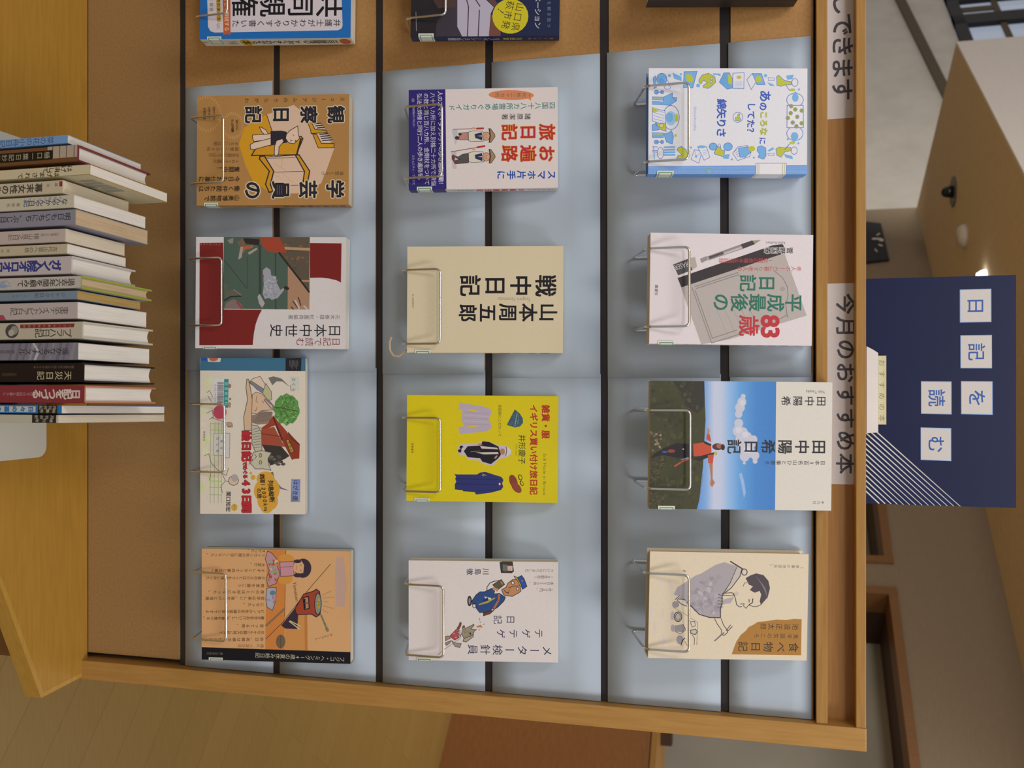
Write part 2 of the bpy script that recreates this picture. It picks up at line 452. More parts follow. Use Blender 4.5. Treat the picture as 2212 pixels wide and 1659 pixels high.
# short dark wall beyond the corner, then the pale hall wall with its ledge and high window
CW = 6.5
sW0, _ = s_of(1985, 438, CW)
hw = MB(); slab(hw, [wpt(sW0 - 3, 0, CW), wpt(sW0 + 14, 0, CW), wpt(sW0 + 14, 4.4, CW), wpt(sW0 - 3, 4.4, CW)], nB, .2)
struct(hw.build('wall_back', 'wall_white'))
hg = MB(); slab(hg, [wpt(sk, 0, CB + .12), wpt(sk, 0, CW - .01), wpt(sk, ZC, CW - .01), wpt(sk, ZC, CB + .12)], -e, .05)
struct(hg.build('wall_left', 'wall_grey'))
lt = MB(); za, zb = 3.66, 3.93
la, lza = s_of(1932, 0, CW); lb_, lzb = s_of(2036, 215, CW)
lz = lambda t: lza + (lzb - lza) * (t - la) / (lb_ - la)
slab(lt, [wpt(lb_ - 1, lz(lb_ - 1), CW - .06), wpt(la + 3, lz(la + 3), CW - .06), wpt(la + 3, lz(la + 3) + .14, CW - .06), wpt(lb_ - 1, lz(lb_ - 1) + .12, CW - .06)], nB, .06)
struct(lt.build('trim_2', 'trim_dark'))
# high window: sill, mullions, panes
wn = MB()
sx = lambda px, py: s_of(px, py, CW)[0]
zs_ = 4.42
def bar(sa, sb, z0, z1, dep=.05): slab(wn, [wpt(sa, z0, CW - dep), wpt(sb, z0, CW - dep), wpt(sb, z1, CW - dep), wpt(sa, z1, CW - dep)], nB, .12)
bar(sx(2060, 90) - 1.5, sx(2030, 0) + 3, zs_, zs_ + .16)
sm1 = sx(2120, 34); sm2 = sx(2120, 54); sm3 = sx(2120, -12); sm4 = sx(2120, 3)
bar(min(sm1, sm2), max(sm1, sm2), zs_, 7.6); bar(min(sm3, sm4), max(sm3, sm4), zs_, 7.6)
win = struct(wn.build('window_1', 'frame_black'))
tb = MB(); sw = lambda z0, z1, a, b_: slab(tb, [wpt(a, z0, CW - .02), wpt(b_, z0, CW - .02), wpt(b_, z1, CW - .02), wpt(a, z1, CW - .02)], nB, .04)
sw(zs_ + .62, zs_ + .70, sx(2060, 90) - 1.5, sx(2030, 0) + 3)
sq = sx(2080, 26); sw(zs_ + .1, zs_ + .62, sq, sq + .12)
tb.build('transom', 'trim_dark', win)
gl = MB(); slab(gl, [wpt(sx(2060, 90) - 1.5, zs_, CW + .03), wpt(sx(2030, 0) + 3, zs_, CW + .03), wpt(sx(2030, 0) + 3, 7.6, CW + .03), wpt(sx(2060, 90) - 1.5, 7.6, CW + .03)], nB, .02)
gl.build('pane', 'sky_glass', win)

# things on the dropped ceiling
p = zq(2060, 414)
dm = thing('dome_camera', 'black dome camera hanging under the brown ceiling on an oval grey plate', 'camera', Matrix.Translation(p))
q = MB(); q.lathe([(.001, -.008), (.105, -.008), (.11, 0.0)], (0, 0, 0), 32); q.build('base_plate', 'plate_grey', dm)
q = MB(); q.lathe([(.003, -.082), (.022, -.076), (.036, -.058), (.041, -.035), (.043, -.008)], (0, 0, 0), 24); q.build('dome', 'dome_black', dm, True)
p = zq(2085, 510)
q = MB(); q.lathe([(.02, -.055), (.06, -.045), (.08, -.02), (.082, 0)], (0, 0, 0), 24)
o = q.build('smoke_detector', 'plastic_clear', None, True); o.location = p
tag(o, 'pale round smoke detector on the brown ceiling, above the black sign', 'smoke detector')
p = zq(2128, 600)
q = MB(); q.lathe([(.01, -.05), (.03, -.045), (.045, -.02), (.048, 0)], (0, 0, 0), 24)
o = q.build('downlight', 'lamp_glow', None, True); o.location = p
tag(o, 'glowing downlight on the brown ceiling at the edge of the blue poster', 'light')
# black hanging sign in front of the far corner
cS = CB - .03
sg = [on_room(x, y, cS) for x, y in ((1870, 478), (1870, 566), (1921, 560), (1903, 482))]
sgn = thing('wall_sign', 'black sign with white marks on the far wall, left of the blue poster', 'sign', Matrix.Translation(sg[0]))
q = MB(); slab(q, [p - sg[0] for p in sg], nB, .02); q.build('board', 'sign_black', sgn)
for pts in (((1884, 514), (1904, 514), (1904, 517), (1884, 517)), ((1893, 507), (1900, 503), (1901, 505), (1894, 509)), ((1899, 515), (1908, 516), (1908, 521), (1899, 520)),
            ((1898, 527), (1907, 530), (1906, 532), (1897, 529)), ((1889, 538), (1891, 537), (1896, 543), (1894, 544))):
    q = MB(); slab(q, [on_room(x, y, cS - .004) - sg[0] for x, y in pts], nB, .003); q.build('mark', 'wall_white', sgn)

# low wooden cabinet at the far side of the parquet
CC = 4.19
p0 = on_z(975, 1548, 0); sC = (p0 - CAM).dot(e); CC = (p0 - CAM).dot(nB)
_, ztop = s_of(1408, 1600, CC)
cab = thing('low_cabinet', 'low orange-brown wooden cabinet across the parquet, right of the rack', 'cabinet', Matrix.Translation(wpt(sC - .5, 0, CC)))
org = wpt(sC - .5, 0, CC)
def cslab(name, pts, n_, t, mt, par):
    q = MB(); slab(q, [p - org for p in pts], n_, t); return q.build(name, mt, par)
cslab('body', [wpt(sC + .9, 0, CC), wpt(sC - 2.2, 0, CC), wpt(sC - 2.2, ztop - .006, CC), wpt(sC + .9, ztop - .006, CC)], nB, .4, 'wood_cabinet', cab)
cslab('top', [wpt(sC + .92, ztop, CC - .012), wpt(sC - 2.2, ztop, CC - .012), wpt(sC - 2.2, ztop + .028, CC - .012), wpt(sC + .92, ztop + .028, CC - .012)], nB, .43, 'wood_rail', cab)
pb = on_room(1424, 1592, CC + .15); sb_ = (pb - CAM).dot(e)
q = MB(); q.box((-.03, -.03, 0), (.03, .03, .055), None, .003)
o = q.build('dark_block', 'brown_block'); o.location = wpt(sb_, ztop + .028, CC + .15)
tag(o, 'small dark brown block standing on the low cabinet', 'block')
# ------------------------------------------------------------------ the display rack
ZSH = .532
zf = lambda px: on_y(px, 829.5, 0).z
SLOTS = [zf(x) for x in (394, 597, 819, 1056, 1305, 1566)]
SW = [.0046, .0048, .0050, .0052, .0056, .0064]
ZT0 = zf(1757)                     # top edge of the slats
XL, XR = -1.05, .392
rack = thing('display_rack', 'light wooden slatted display rack with a deep front shelf, holding the facing books', 'display rack')
zb = [ZSH] + [v for z, s in zip(SLOTS, SW) for v in (z - s, z + s)] + [ZT0]
for i in range(7):
    q = MB(); q.box((XL, 0, zb[2 * i]), (XR - (.008 if i == 0 else .0005), .016, zb[2 * i + 1]), None, .0006)
    q.build('slat', 'wood_slat_shaded' if i == 0 else 'wood_slat', rack)
q = MB(); q.box((XL, .0162, 0.02), (XR, .045, zf(1866))); q.build('back_panel', 'groove_black', rack)
for zc_, s_ in zip(SLOTS, SW):
    q = MB(); q.box((XL, .0018, zc_ - s_ - .0004), (XR - .0012, .0161, zc_ + s_ + .0004)); q.build('groove_strip', 'groove_black', rack)
zr = [ZT0 + .0025, zf(1786), zf(1846), zf(1868)]
q = MB(); q.box((XL, -.011, zr[0]), (XR, .016, zr[1]), None, .001); q.build('ledge', 'wood_rail', rack)
q = MB(); q.box((XL, .010, zr[1]), (XR, .016, zr[2])); q.build('sign_channel', 'wood_trough', rack)
q = MB(); q.box((XL, -.013, zr[2]), (XR, .050, zr[3]), None, .0012); q.build('top_rail', 'wood_rail', rack)
q = MB(); q.box((XR, -.0135, ZSH - .024), (.4185, .055, zr[3] + .0005), None, .0012); q.build('side_panel', 'wood_bright', rack)
shelf = [(XL, -.001), (.4147, -.001), (.420, -.091), (.2548, -.1606), (.15, -.228), (.04, -.295), (-.08, -.325), (-.22, -.345), (-.5, -.345), (XL, -.30)]
shelf = [(x, min(y, -.0002)) for x, y in shelf]
ins = [(XL, -.001), (.4085, -.001), (.4130, -.0865), (.2520, -.1548), (.148, -.2205), (.038, -.2875), (-.082, -.3185), (-.22, -.3385), (-.5, -.3385), (XL, -.295)]
q = MB(); q.prism(ins, ZSH - .024, ZSH); sh = q.build('shelf', 'wood_shelf', rack)
q = MB()
for k in range(1, len(ins) - 1):
    a, b2, c, d = shelf[k], shelf[k + 1], ins[k + 1], ins[k]
    q.prism([a, b2, c, d], ZSH - .0242, ZSH + .0003)
q.build('shelf_edge', 'wood_lipping', rack)
q = MB(); q.prism([(XL, .04), (.385, .04), (.385, -.04), (.24, -.105), (.10, -.175), (-.1, -.24), (XL, -.24)], 0, ZSH - .0245); q.build('base', 'wood_frame', rack)

# pale blue paper taped on the six slats, two sheets to a slat
tops = {0: (403, 190), 1: (820, 146)}
WHERE = ['lowest', 'second lowest', 'third from the bottom', 'fourth from the bottom', 'second highest', 'highest']
lx = lambda px: 190 + (px - 403) * (78 - 190) / (1757 - 403)   # left cut edge, as it runs up the board
rx = lambda px: 1438 + (px - 403) * (1559 - 1438) / (1752 - 403)
seam = [792, 795, 800, 808, 808, 806]
EDG = [(403, 590), (606, 812), (827, 1048), (1064, 1298), (1313, 1557), (1575, 1753)]
for i, (a, b2) in enumerate(EDG):
    for side in (0, 1):
        jog = random.uniform(-2, 2)
        if side == 0: c = [(a + jog, lx(a)), (b2 + jog, lx(b2)), (b2 - 1, seam[i] + 8), (a, seam[i] + 8)]
        else: c = [(a - jog, seam[i]), (b2 - jog, seam[i]), (b2, rx(b2)), (a, rx(a))]
        pts = [on_y(x, y, 0) for x, y in c]
        pts = [(max(min(p.x, XR - .0008), -.6), p.z) for p in pts]
        dy = -.0004 - .0004 * (1 - side)
        q = MB(); n = 14; g = []
        # a grid, so that the sheet can lie a little wavy
        for u in range(n + 1):
            for v in range(5):
                fu, fv = u / n, v / 4
                x = (pts[0][0] * (1 - fv) + pts[1][0] * fv) * (1 - fu) + (pts[3][0] * (1 - fv) + pts[2][0] * fv) * fu
                z = (pts[0][1] * (1 - fu) + pts[3][1] * fu) * (1 - fv) + (pts[1][1] * (1 - fu) + pts[2][1] * fu) * fv
                wv = .0002 * (1 + math.sin(fu * 9 + i * 2.1 + side)) * math.sin(fv * math.pi)
                q.v.append((x, dy - wv, z))
        for u in range(n):
            for v in range(4):
                k = u * 5 + v; q.f.append((k, k + 5, k + 6, k + 1)); q.c.append(None)
        o = q.build('paper_sheet', 'blue_paper', None, True)
        md = o.modifiers.new('thickness', 'SOLIDIFY'); md.thickness = .0002; md.offset = 1
        tag(o, '%s pale blue paper sheet on the %s slat it covers' % (('left-hand', 'right-hand')[side], WHERE[i]) , 'paper', 'pale blue paper on the slats')

# ------------------------------------------------------------------ signs on the rack
def card(name, quad_px, y, t, material_col, label, cat, art=None, thick=None):
    """a flat card standing upright; quad in image pixels bl, br, tr, tl of its front"""
    c = [on_y(x, yy, y) for x, yy in quad_px]
    x0 = (c[0].x + c[3].x) / 2; x1 = (c[1].x + c[2].x) / 2
    z0 = (c[0].z + c[1].z) / 2; z1 = (c[2].z + c[3].z) / 2
    w_, h_ = x1 - x0, z1 - z0
    q = MB(); q.box((0, 0, 0), (w_, t, h_), ink(material_col))
    A = Art(q, quad_px, w_, h_)
    if art: art(A)
    o = q.build(name, 'printed', fix=False); o.location = (x0, y, z0)
    tag(o, label, cat); return o
def art_month(A):
    A.T('今月のおすすめ本', (1827, 632), (1827, 1026), 46, '#4a444c', .022)
card('sign_card', [(1787, 612), (1787, 1046), (1844, 1046), (1844, 612)], .0092, .0007, '#cbbcba',
     'white sign card in the rack channel, below the blue poster', 'sign', art_month)
def art_loan(A):
    A.T('しできます', (1821, -8), (1821, 219), 50, '#4a444c', .022)
card('sign_card', [(1780, -260), (1787, 256), (1846, 256), (1842, -260)], .0092, .0007, '#cbbcba',
     'white sign card in the rack channel cut off by the photo edge', 'sign', art_loan)

def art_poster(A):
    A.P([(1884, 932), (1884, 1094), (2074, 1092)], '#061644')
    for i in range(14):                                            # slanting white lines in the lower right corner
        xr = 2075 - 13.6 * i
        A.L([(1853, 1092 - .86 * (xr - 1853)), (xr + 3, 1094.5)], 3.2, '#c9c1b9')
    for ch, cx, cy in (('日', 2112, 663), ('記', 2113, 761), ('を', 2114, 859), ('読', 2028, 860), ('む', 2027, 960)):
        A.P([(cx - 33, cy - 35.5), (cx + 33, cy - 35.5), (cx + 33, cy + 35), (cx - 33, cy + 35)], '#8ea6d8')
        A.P([(cx - 31.5, cy - 34), (cx + 31.5, cy - 34), (cx + 31.5, cy + 33.5), (cx - 31.5, cy + 33.5)], '#c6bab6')
        A.T(ch, (cx, cy - 19), (cx, cy + 19), 39, '#33559c', .012)
card('poster', [(1850, 597), (1850, 1097), (2194, 1087), (2196, 600)], .0545, .003, '#04123a',
     'dark blue poster with five white character squares standing behind the rack top', 'poster', art_poster)
# white holder and rolled cream strip in front of the poster
q = MB(); a = on_y(1872, 748, .040); b2 = on_y(1897, 936, .040)
q.prism([(0, 0), (b2.x - a.x, 0), (b2.x - a.x - .001, b2.z - a.z), (.008, b2.z - a.z), (.004, (b2.z - a.z) * .55)], 0, .008, None, 1)
o = q.build('card_holder', 'card_white'); o.location = (a.x, .040, a.z)
tag(o, 'low white holder standing along the rack top, in front of the blue poster', 'holder')
def art_strip(A):
    A.T('おすすめの本', (1905, 772), (1905, 915), 15, '#8a7a58')
    A.L([(1898, 770), (1898, 918)], 1.2, '#b9ab88')
o = card('paper_strip', [(1890, 768), (1890, 918), (1914.5, 916), (1914.5, 769)], .0485, .0022, '#c4b591',
     'narrow cream paper strip with faint writing, sticking up behind the white holder', 'paper strip', art_strip)

# ------------------------------------------------------------------ books
def c_section(w_, t, tc, r, left=False):
    o = [(0, 0), (w_ - r, 0)]
    for k in range(1, 5): a = math.pi / 2 * k / 4; o.append((w_ - r + r * math.sin(a), r - r * math.cos(a)))
    for k in range(0, 5): a = math.pi / 2 * k / 4; o.append((w_ - r + r * math.cos(a), t - r + r * math.sin(a)))
    o += [(0, t), (0, t - tc), (w_ - tc, t - tc), (w_ - tc, tc), (0, tc)]
    if left: o = [(w_ - x, y) for x, y in o][::-1]
    return o

BOOKS = {}
def facing_book(key, crop, quad, t, lean, base, art, label, hard=False, spine_left=False, spine=None, spine_col=None, pg='pages_white', name='book', libr=None, gap=0.0):
    """a book shown face out: crop = (x0, y0, scale) of the scan, quad = bl, br, tr, tl of the front cover in it"""
    x0, y0, sc = crop
    px = [(x0 + a / sc, y0 + b / sc) for a, b in quad]
    tau = math.radians(lean); zl = Vector((0, math.sin(tau), math.cos(tau))); yl = Vector((0, math.cos(tau), -math.sin(tau)))
    h = .18
    for _ in range(4):
        nb = h * math.sin(tau) + t * math.cos(tau) + .003 + gap
        z0 = (on_y(*px[0], -nb).z + on_y(*px[1], -nb).z) / 2
        O = Vector((0, -nb, z0)); n = -yl
        c = [on_plane(a, b, n, n.dot(O)) for a, b in px]
        uv = [(p.x, (p - O).dot(zl)) for p in c]
        h = ((Vector(uv[3]) - Vector(uv[0])).length + (Vector(uv[2]) - Vector(uv[1])).length) / 2
    w_ = ((Vector(uv[1]) - Vector(uv[0])).length + (Vector(uv[2]) - Vector(uv[3])).length) / 2
    ce = sum((Vector(u) for u in uv), Vector((0, 0))) / 4
    ex_ = (Vector(uv[1]) - Vector(uv[0])).normalized() + (Vector(uv[2]) - Vector(uv[3])).normalized()
    ez_ = (Vector(uv[3]) - Vector(uv[0])).normalized() + (Vector(uv[2]) - Vector(uv[1])).normalized()
    rho = (math.atan2(ex_.y, ex_.x) - math.atan2(ez_.x, ez_.y)) / 2
    EX = RGT * math.cos(rho) + zl * math.sin(rho); EZ = zl * math.cos(rho) - RGT * math.sin(rho)
    o3 = O + RGT * ce.x + zl * ce.y - EX * w_ / 2 - EZ * h / 2
    M = Matrix(((EX.x, yl.x, EZ.x, o3.x), (EX.y, yl.y, EZ.y, o3.y), (EX.z, yl.z, EZ.z, o3.z), (0, 0, 0, 1)))
    root = thing(name, label, 'book', M, 'books shown face out on the rack')
    tc = .0022 if hard else .0006; ins_ = .003 if hard else .0004
    q = MB(); q.prism(c_section(w_, t, tc, min(.0035 if hard else .0018, t * .45), spine_left), 0, h, ink(spine_col or base))
    A = Art(q, quad, w_, h)
    A.P([quad[0], quad[1], quad[2], quad[3]], base)
    if art: art(A)
    th = t * 1000; hh = h * 1000
    if spine_left: fn = lambda a, b, k: (-k - 5e-5, t - a, b)
    else: fn = lambda a, b, k: (w_ + k + 5e-5, a, b)
    if spine:
        S = Art(q, [(0, 0), (0, th), (hh, th), (hh, 0)], t, h, fn); spine(S, th, hh)
    cv = q.build('cover', 'printed', root, fix=False)
    p = MB()
    if spine_left: p.box((tc, tc, ins_), (w_ - ins_, t - tc, h - ins_))
    else: p.box((ins_, tc, ins_), (w_ - tc, t - tc, h - ins_))
    p.build('page_block', pg, root)
    # the library's call number label low on the spine, lapping on to the front
    if libr is not False:
        l = MB(); col = ink('#c9c6b8'); gc = ink(libr or '#4c7a5c')
        lo, hi = (libr_pos(h))
        sgn = -1 if spine_left else 1; xs = 0 if spine_left else w_
        fr = .0035
        def pt(a, b, k):   # a < 0 on the front, a > 0 on the spine
            return (xs + sgn * min(a, 0), -.0009 - k, b) if a <= 0 else (xs + sgn * (.0007 + k), a, b)
        for (d, col_, k) in ((0, col, 0), (.0016, gc, 1e-5), (.0026, col, 2e-5)):
            l.face([pt(-fr + d, lo + d, k), pt(0, lo + d, k), pt(0, hi - d, k), pt(-fr + d, hi - d, k)], col_)
            l.face([(xs + sgn * 0, -.0009 - k, lo + d), (xs + sgn * (.0007 + k), 0, lo + d), (xs + sgn * (.0007 + k), 0, hi - d), (xs, -.0009 - k, hi - d)], col_)
            l.face([pt(1e-6, lo + d, k), pt(min(t * .8, .016) - d, lo + d, k), pt(min(t * .8, .016) - d, hi - d, k), pt(1e-6, hi - d, k)], col_)
        lb = l.build('call_label', 'printed', cv, fix=False); lb['label'] = 'white call number label with green border'
    BOOKS[key] = dict(tilt=math.sin(tau), nb=nb, z0=min(o3.z, o3.z + EX.z * w_), h=h, w=w_, x=o3.x, root=root)
    return root
def libr_pos(h): return (.010, .029)

# each wire holder: hooks in a slot behind the book, arms come forward under it and rise in a U in front
def holder(key, crop, quad, label, slot):
    x0, y0, sc = crop
    nb = BOOKS[key]['nb'] + .0036
    P = [on_y(x0 + a / sc, y0 + b / sc, -nb) for a, b in quad]
    xl = (P[0].x + P[3].x) / 2; xr = (P[1].x + P[2].x) / 2
    zb_ = min((P[0].z + P[1].z) / 2, BOOKS[key]['z0'] - .0030); zt_ = (P[2].z + P[3].z) / 2
    zs = SLOTS[slot]; dr = nb * BOOKS[key]['tilt'] + .0045
    pts = [(xl, .0012, zs), (xl, -.0035, zs), (xl, -.0035, zb_ - dr), (xl, -nb, zb_), (xl, -nb, zt_), (xr, -nb, zt_),
           (xr, -nb, zb_), (xr, -.0035, zb_ - dr), (xr, -.0035, zs), (xr, .0012, zs)]
    q = MB()
    path = [Vector(pts[0])] + fillet(pts[0:4], .003, 4)[1:-1] + fillet(pts[2:6], .007, 6)[1:-1][6 - 6:]
    path = fillet(pts, .0062, 6)
    q.tube(path, .0015, 10)
    o = q.build('wire_book_holder', 'chrome', None, True)
    tag(o, label, 'book holder', 'wire holders on the rack')
    return o

def lerp(a, b, t): return (a[0] + (b[0] - a[0]) * t, a[1] + (b[1] - a[1]) * t)
WHT = '#d4c8c6'

# --- tan book with an animal figure bending over a case
def art_tan(A):
    K = '#2a2430'
    for cx, cy, r in ((272, 400, 170), (590, 540, 120)):
        for i in range(34):
            a = 2 * math.pi * i / 34; c, s_ = math.cos(a), math.sin(a)
            A.L([(cx + r * c * .9, cy + r * s_ * 1.12), (cx + (r + 30) * c * .9, cy + (r + 30) * s_ * 1.12)], 5, '#d3a063')
    A.P([(660, 770), (730, 560), (1010, 395), (1080, 620), (1085, 1330), (1040, 1370), (840, 1250), (740, 1040)], '#c98d1f')
    A.P([(1010, 395), (1350, 265), (1640, 480), (1870, 800), (1760, 1100), (1690, 1260), (1400, 1385), (1070, 1385), (1075, 600)], '#d0ab92')
    A.L([(1010, 400), (1075, 600)], 9, K)
    # shelf of books, top right
    A.PO([(1515, 455), (1565, 460), (1620, 570), (1760, 580), (1780, 605), (1570, 625), (1565, 580)], '#c98a1c')
    A.PO([(1590, 630), (1640, 630), (1700, 745), (1865, 745), (1865, 800), (1660, 805)], '#c98a1c')
    for i in range(3):
        A.L([(1610 + 20 * i, 500 + 26 * i), (1700 + 22 * i, 490 + 26 * i)], 14, '#2a2630'); A.L([(1610 + 20 * i, 512 + 26 * i), (1700 + 22 * i, 502 + 26 * i)], 8, '#d6c8bc')
    for i in range(4):
        A.L([(1680 + 12 * i, 632 + 26 * i), (1790 + 20 * i, 622 + 26 * i)], 14, '#2a2630'); A.L([(1680 + 12 * i, 645 + 26 * i), (1790 + 20 * i, 635 + 26 * i)], 9, '#d6c8bc')
    # display case
    A.PO([(970, 930), (1360, 900), (1490, 1100), (1455, 1280), (1050, 1285), (1090, 1115)], '#d3ae97', 6)
    A.L([(1090, 1115), (1480, 1105)], 6, K); A.L([(985, 945), (1370, 930)], 5, K)
    A.PO([(920, 920), (975, 915), (1090, 1105), (1045, 1270), (1075, 1360), (1030, 1370), (985, 1270), (1035, 1105), (912, 950)], '#c98a1c', 11)
    A.PO([(1365, 895), (1412, 895), (1547, 1100), (1520, 1240), (1462, 1232), (1480, 1105)], '#c98a1c', 11)
    for a, b in (((1100, 1010), (1240, 1090)), ((1190, 1120), (1330, 1250)), ((1110, 1160), (1180, 1190)), ((1200, 940), (1190, 1060))): A.L([a, b], 5, '#cf9a66')
    A.PO([(815, 910), (868, 820), (1300, 720), (1440, 660), (1465, 690), (1378, 895)], '#c98a1c', 10)
    A.L([(1440, 690), (1385, 890)], 22, '#33270f')
    # the figure
    A.PO([(915, 550), (950, 560), (1000, 590), (1035, 650), (1005, 665), (950, 620)], '#d9b79f', 6)
    A.PO([(830, 655), (1010, 640), (1070, 630), (1075, 700), (850, 735), (832, 700)], '#d9b79f', 6)
    A.PO([(800, 775), (850, 745), (1065, 690), (1075, 770), (845, 835), (805, 830)], '#d9b79f', 6)
    A.PO([(1060, 605), (1190, 598), (1255, 610), (1255, 740), (1100, 770), (1060, 765)], '#2b2630', 6)
    A.PO([(1130, 720), (1205, 695), (1220, 730), (1160, 800), (1155, 880), (1132, 915), (1100, 895), (1105, 790)], '#d9b79f', 6)
    A.PO([(1255, 640), (1300, 590), (1350, 560), (1400, 530), (1405, 610), (1420, 690), (1350, 755), (1280, 745), (1245, 690)], '#d9b79f', 6)
    A.L([(1335, 640), (1350, 655)], 7, K); A.L([(1300, 705), (1330, 715), (1300, 725)], 5, K); A.E(1370, 720, 10, 8, K)
    for s_, c, bo in (('学芸員の', '#d9bfa0', .085), ('学芸員の', '#26222c', .035)): A.T(s_, (2045, 1325), (650, 1348), 235, c, bo)
    for s_, c, bo in (('観察日記', '#d9bfa0', .085), ('観察日記', '#26222c', .035)): A.T(s_, (2065, 372), (665, 405), 225, c, bo)
    A.T('ミュージアムのうらがわ', (2040, 176), (705, 228), 62, '#6a4a2a', .01)
    A.T('滝登くらげ', (1990, 1125), (1690, 1130), 56, '#5a3c22')
    A.T('山奥博物館で', (665, 1440), (225, 1445), 74, '#33241a', .02); A.T('働く仲間たちは', (665, 1322), (155, 1328), 74, '#33241a', .02)
    A.T('今日もお仕事に', (665, 1203), (160, 1208), 74, '#33241a', .02); A.T('奮闘中！', (665, 1083), (385, 1085), 74, '#33241a', .02)
    A.T('SNSで話題の', (660, 985), (340, 985), 52, '#5a3c22'); A.T('学芸員ならではの', (660, 908), (285, 908), 52, '#5a3c22')
    A.T('観察こころえ帖', (660, 832), (260, 834), 52, '#5a3c22'); A.T('まるごと公開', (660, 765), (345, 766), 52, '#5a3c22')
    A.T('博物館の裏側を', (360, 310), (360, 480), 34, '#3c2a1a'); A.T('のぞき見！', (300, 320), (300, 480), 40, '#3c2a1a', .02); A.T('好評連載', (245, 330), (245, 470), 40, '#3c2a1a', .02)
    A.T('描きおろし', (640, 470), (640, 610), 34, '#3c2a1a'); A.T('たっぷり収録', (585, 465), (585, 620), 36, '#3c2a1a', .02)
def sp_tan(S, th, hh):
    S.T('学芸員の観察日記', (hh - 6, th / 2), (hh - 90, th / 2), 9, '#3a2a20', .02); S.T('滝登くらげ', (75, th / 2), (45, th / 2), 6, '#5a3c22')
C1 = (400, 180, 5.821)
facing_book('tan', C1, [(160, 185), (135, 1532), (2048, 1530), (2068, 108)], .021, 11, '#a87845', art_tan,
            'tan book with an animal figure bending over a display case', spine=sp_tan, spine_col='#a87845', pg='pages_cream')
holder('tan', C1, [(75, 415), (55, 1260), (465, 1240), (495, 412)], 'wire holder in front of the tan book with the animal figure', 1)

# --- white and dark red book with a scroll painting
def art_red(A):
    R = '#75201d'
    A.P([(192, 222), (480, 212), (475, 1040), (948, 1040), (905, 1120), (868, 1220), (845, 1330), (832, 1430), (827, 1485), (165, 1487)], R)
    A.P([(1562, 192), (1968, 187), (1958, 685), (1900, 657), (1800, 636), (1700, 627), (1560, 632)], R)
    A.P([(488, 132), (1562, 117), (1548, 1032), (470, 1032)], '#4a584d')
    A.P([(1180, 124), (1560, 117), (1552, 800), (1430, 650), (1180, 330)], '#5a4c40')
    for i in range(26):
        x, y = random.uniform(1230, 1540), random.uniform(130, 560)
        if x > 1180 + (y - 300) * .7: A.E(x, y, random.uniform(10, 28), random.uniform(8, 22), random.choice(['#6e5138', '#4a4a44', '#7a5a3c', '#52463c']))
    A.L([(1235, 265), (1556, 272)], 34, '#b08663'); A.L([(1440, 672), (1550, 672)], 24, '#a8805f')
    A.P([(930, 128), (1175, 126), (1210, 200), (1270, 318), (1110, 320), (1020, 305), (960, 235)], '#9c3f2b')
    A.P([(1280, 485), (1545, 815), (1548, 1030), (1272, 1030)], '#a27a60')
    A.L([(1170, 322), (1430, 655), (1548, 810)], 24, '#2b2826')
    A.L([(932, 240), (928, 835)], 30, '#37403a'); A.L([(1126, 330), (1122, 1030)], 14, '#3b3a36'); A.L([(775, 380), (772, 770)], 12, '#3f4a42'); A.L([(490, 430), (765, 775)], 12, '#3a443e')
    A.P([(745, 150), (930, 160), (925, 235), (800, 225), (690, 200)], '#2f2522'); A.P([(650, 210), (720, 150), (760, 230), (690, 270)], '#6e5a4a')
    A.P([(710, 250), (850, 230), (845, 270), (760, 290), (720, 335)], '#a05a38'); A.P([(690, 260), (725, 260), (705, 390), (660, 420)], '#a09084'); A.P([(780, 330), (890, 265), (905, 285), (800, 355)], '#a09084')
    A.P([(530, 180), (605, 150), (600, 215), (560, 220)], '#8a7c70')
    A.P([(965, 545), (1010, 505), (1062, 540), (1070, 610), (1130, 618), (1140, 700), (1182, 790), (1225, 760), (1230, 790), (1150, 890), (1075, 915), (1040, 890), (985, 905), (960, 840), (975, 720)], '#98939c')
    for i in range(60):
        x, y = random.uniform(975, 1140), random.uniform(620, 870); A.E(x, y, 12, 8, random.choice(['#a9a3ac', '#87838e', '#b0a4a8', '#7f8490']))
    A.E(1260, 765, 36, 22, '#35241f', .3); A.E(965, 620, 14, 14, '#8c4038')
    A.P([(895, 875), (922, 840), (985, 960), (950, 1018), (912, 960)], '#a39a98')
    A.P([(480, 720), (520, 730), (515, 800), (600, 800), (660, 850), (560, 880), (490, 925)], '#5a5a4c'); A.L([(480, 930), (560, 880), (690, 872)], 16, '#2b2424'); A.L([(600, 790), (690, 860)], 14, '#8a6a58')
    A.P([(500, 960), (600, 910), (690, 970), (720, 1030), (480, 1030)], '#7d6660'); A.L([(640, 950), (700, 1025)], 26, '#8c3f3c')
    for a, b in (((1340, 930), (1400, 1010)), ((1410, 880), (1440, 980)), ((1320, 1000), (1345, 1030))): A.L([a, b], 14, '#5a2a26')
    for a, b in (((1370, 920), (1420, 1020)), ((1480, 990), (1520, 1025))): A.L([a, b], 22, '#b9aaa6')
    A.T('日本中世史', (1965, 1300), (1030, 1300), 170, '#221f28', .005)
    A.T('日記で読む', (1945, 1442), (1370, 1447), 112, '#7c3038', .0)
    A.T('元木泰雄・松薗斉編著', (1945, 1125), (1275, 1130), 64, '#5a5258')
    A.T('日記で読む中世', (450, 235), (190, 238), 26, '#a86a60')
C2 = (400, 490, 5.821)
def sp_red(S, th, hh):
    S.T('日記で読む日本中世史', (hh - 10, th / 2), (hh - 110, th / 2), 9, '#3a3038', .02)
    S.P([(2, 0), (10, 0), (10, th), (2, th)], '#2a6aa8')
facing_book('red', C2, [(150, 150), (115, 1525), (2012, 1538), (2030, 108)], .021, 12, '#cdbfbd', art_red,
            'white and dark red book with a green scroll painting', spine=sp_red)
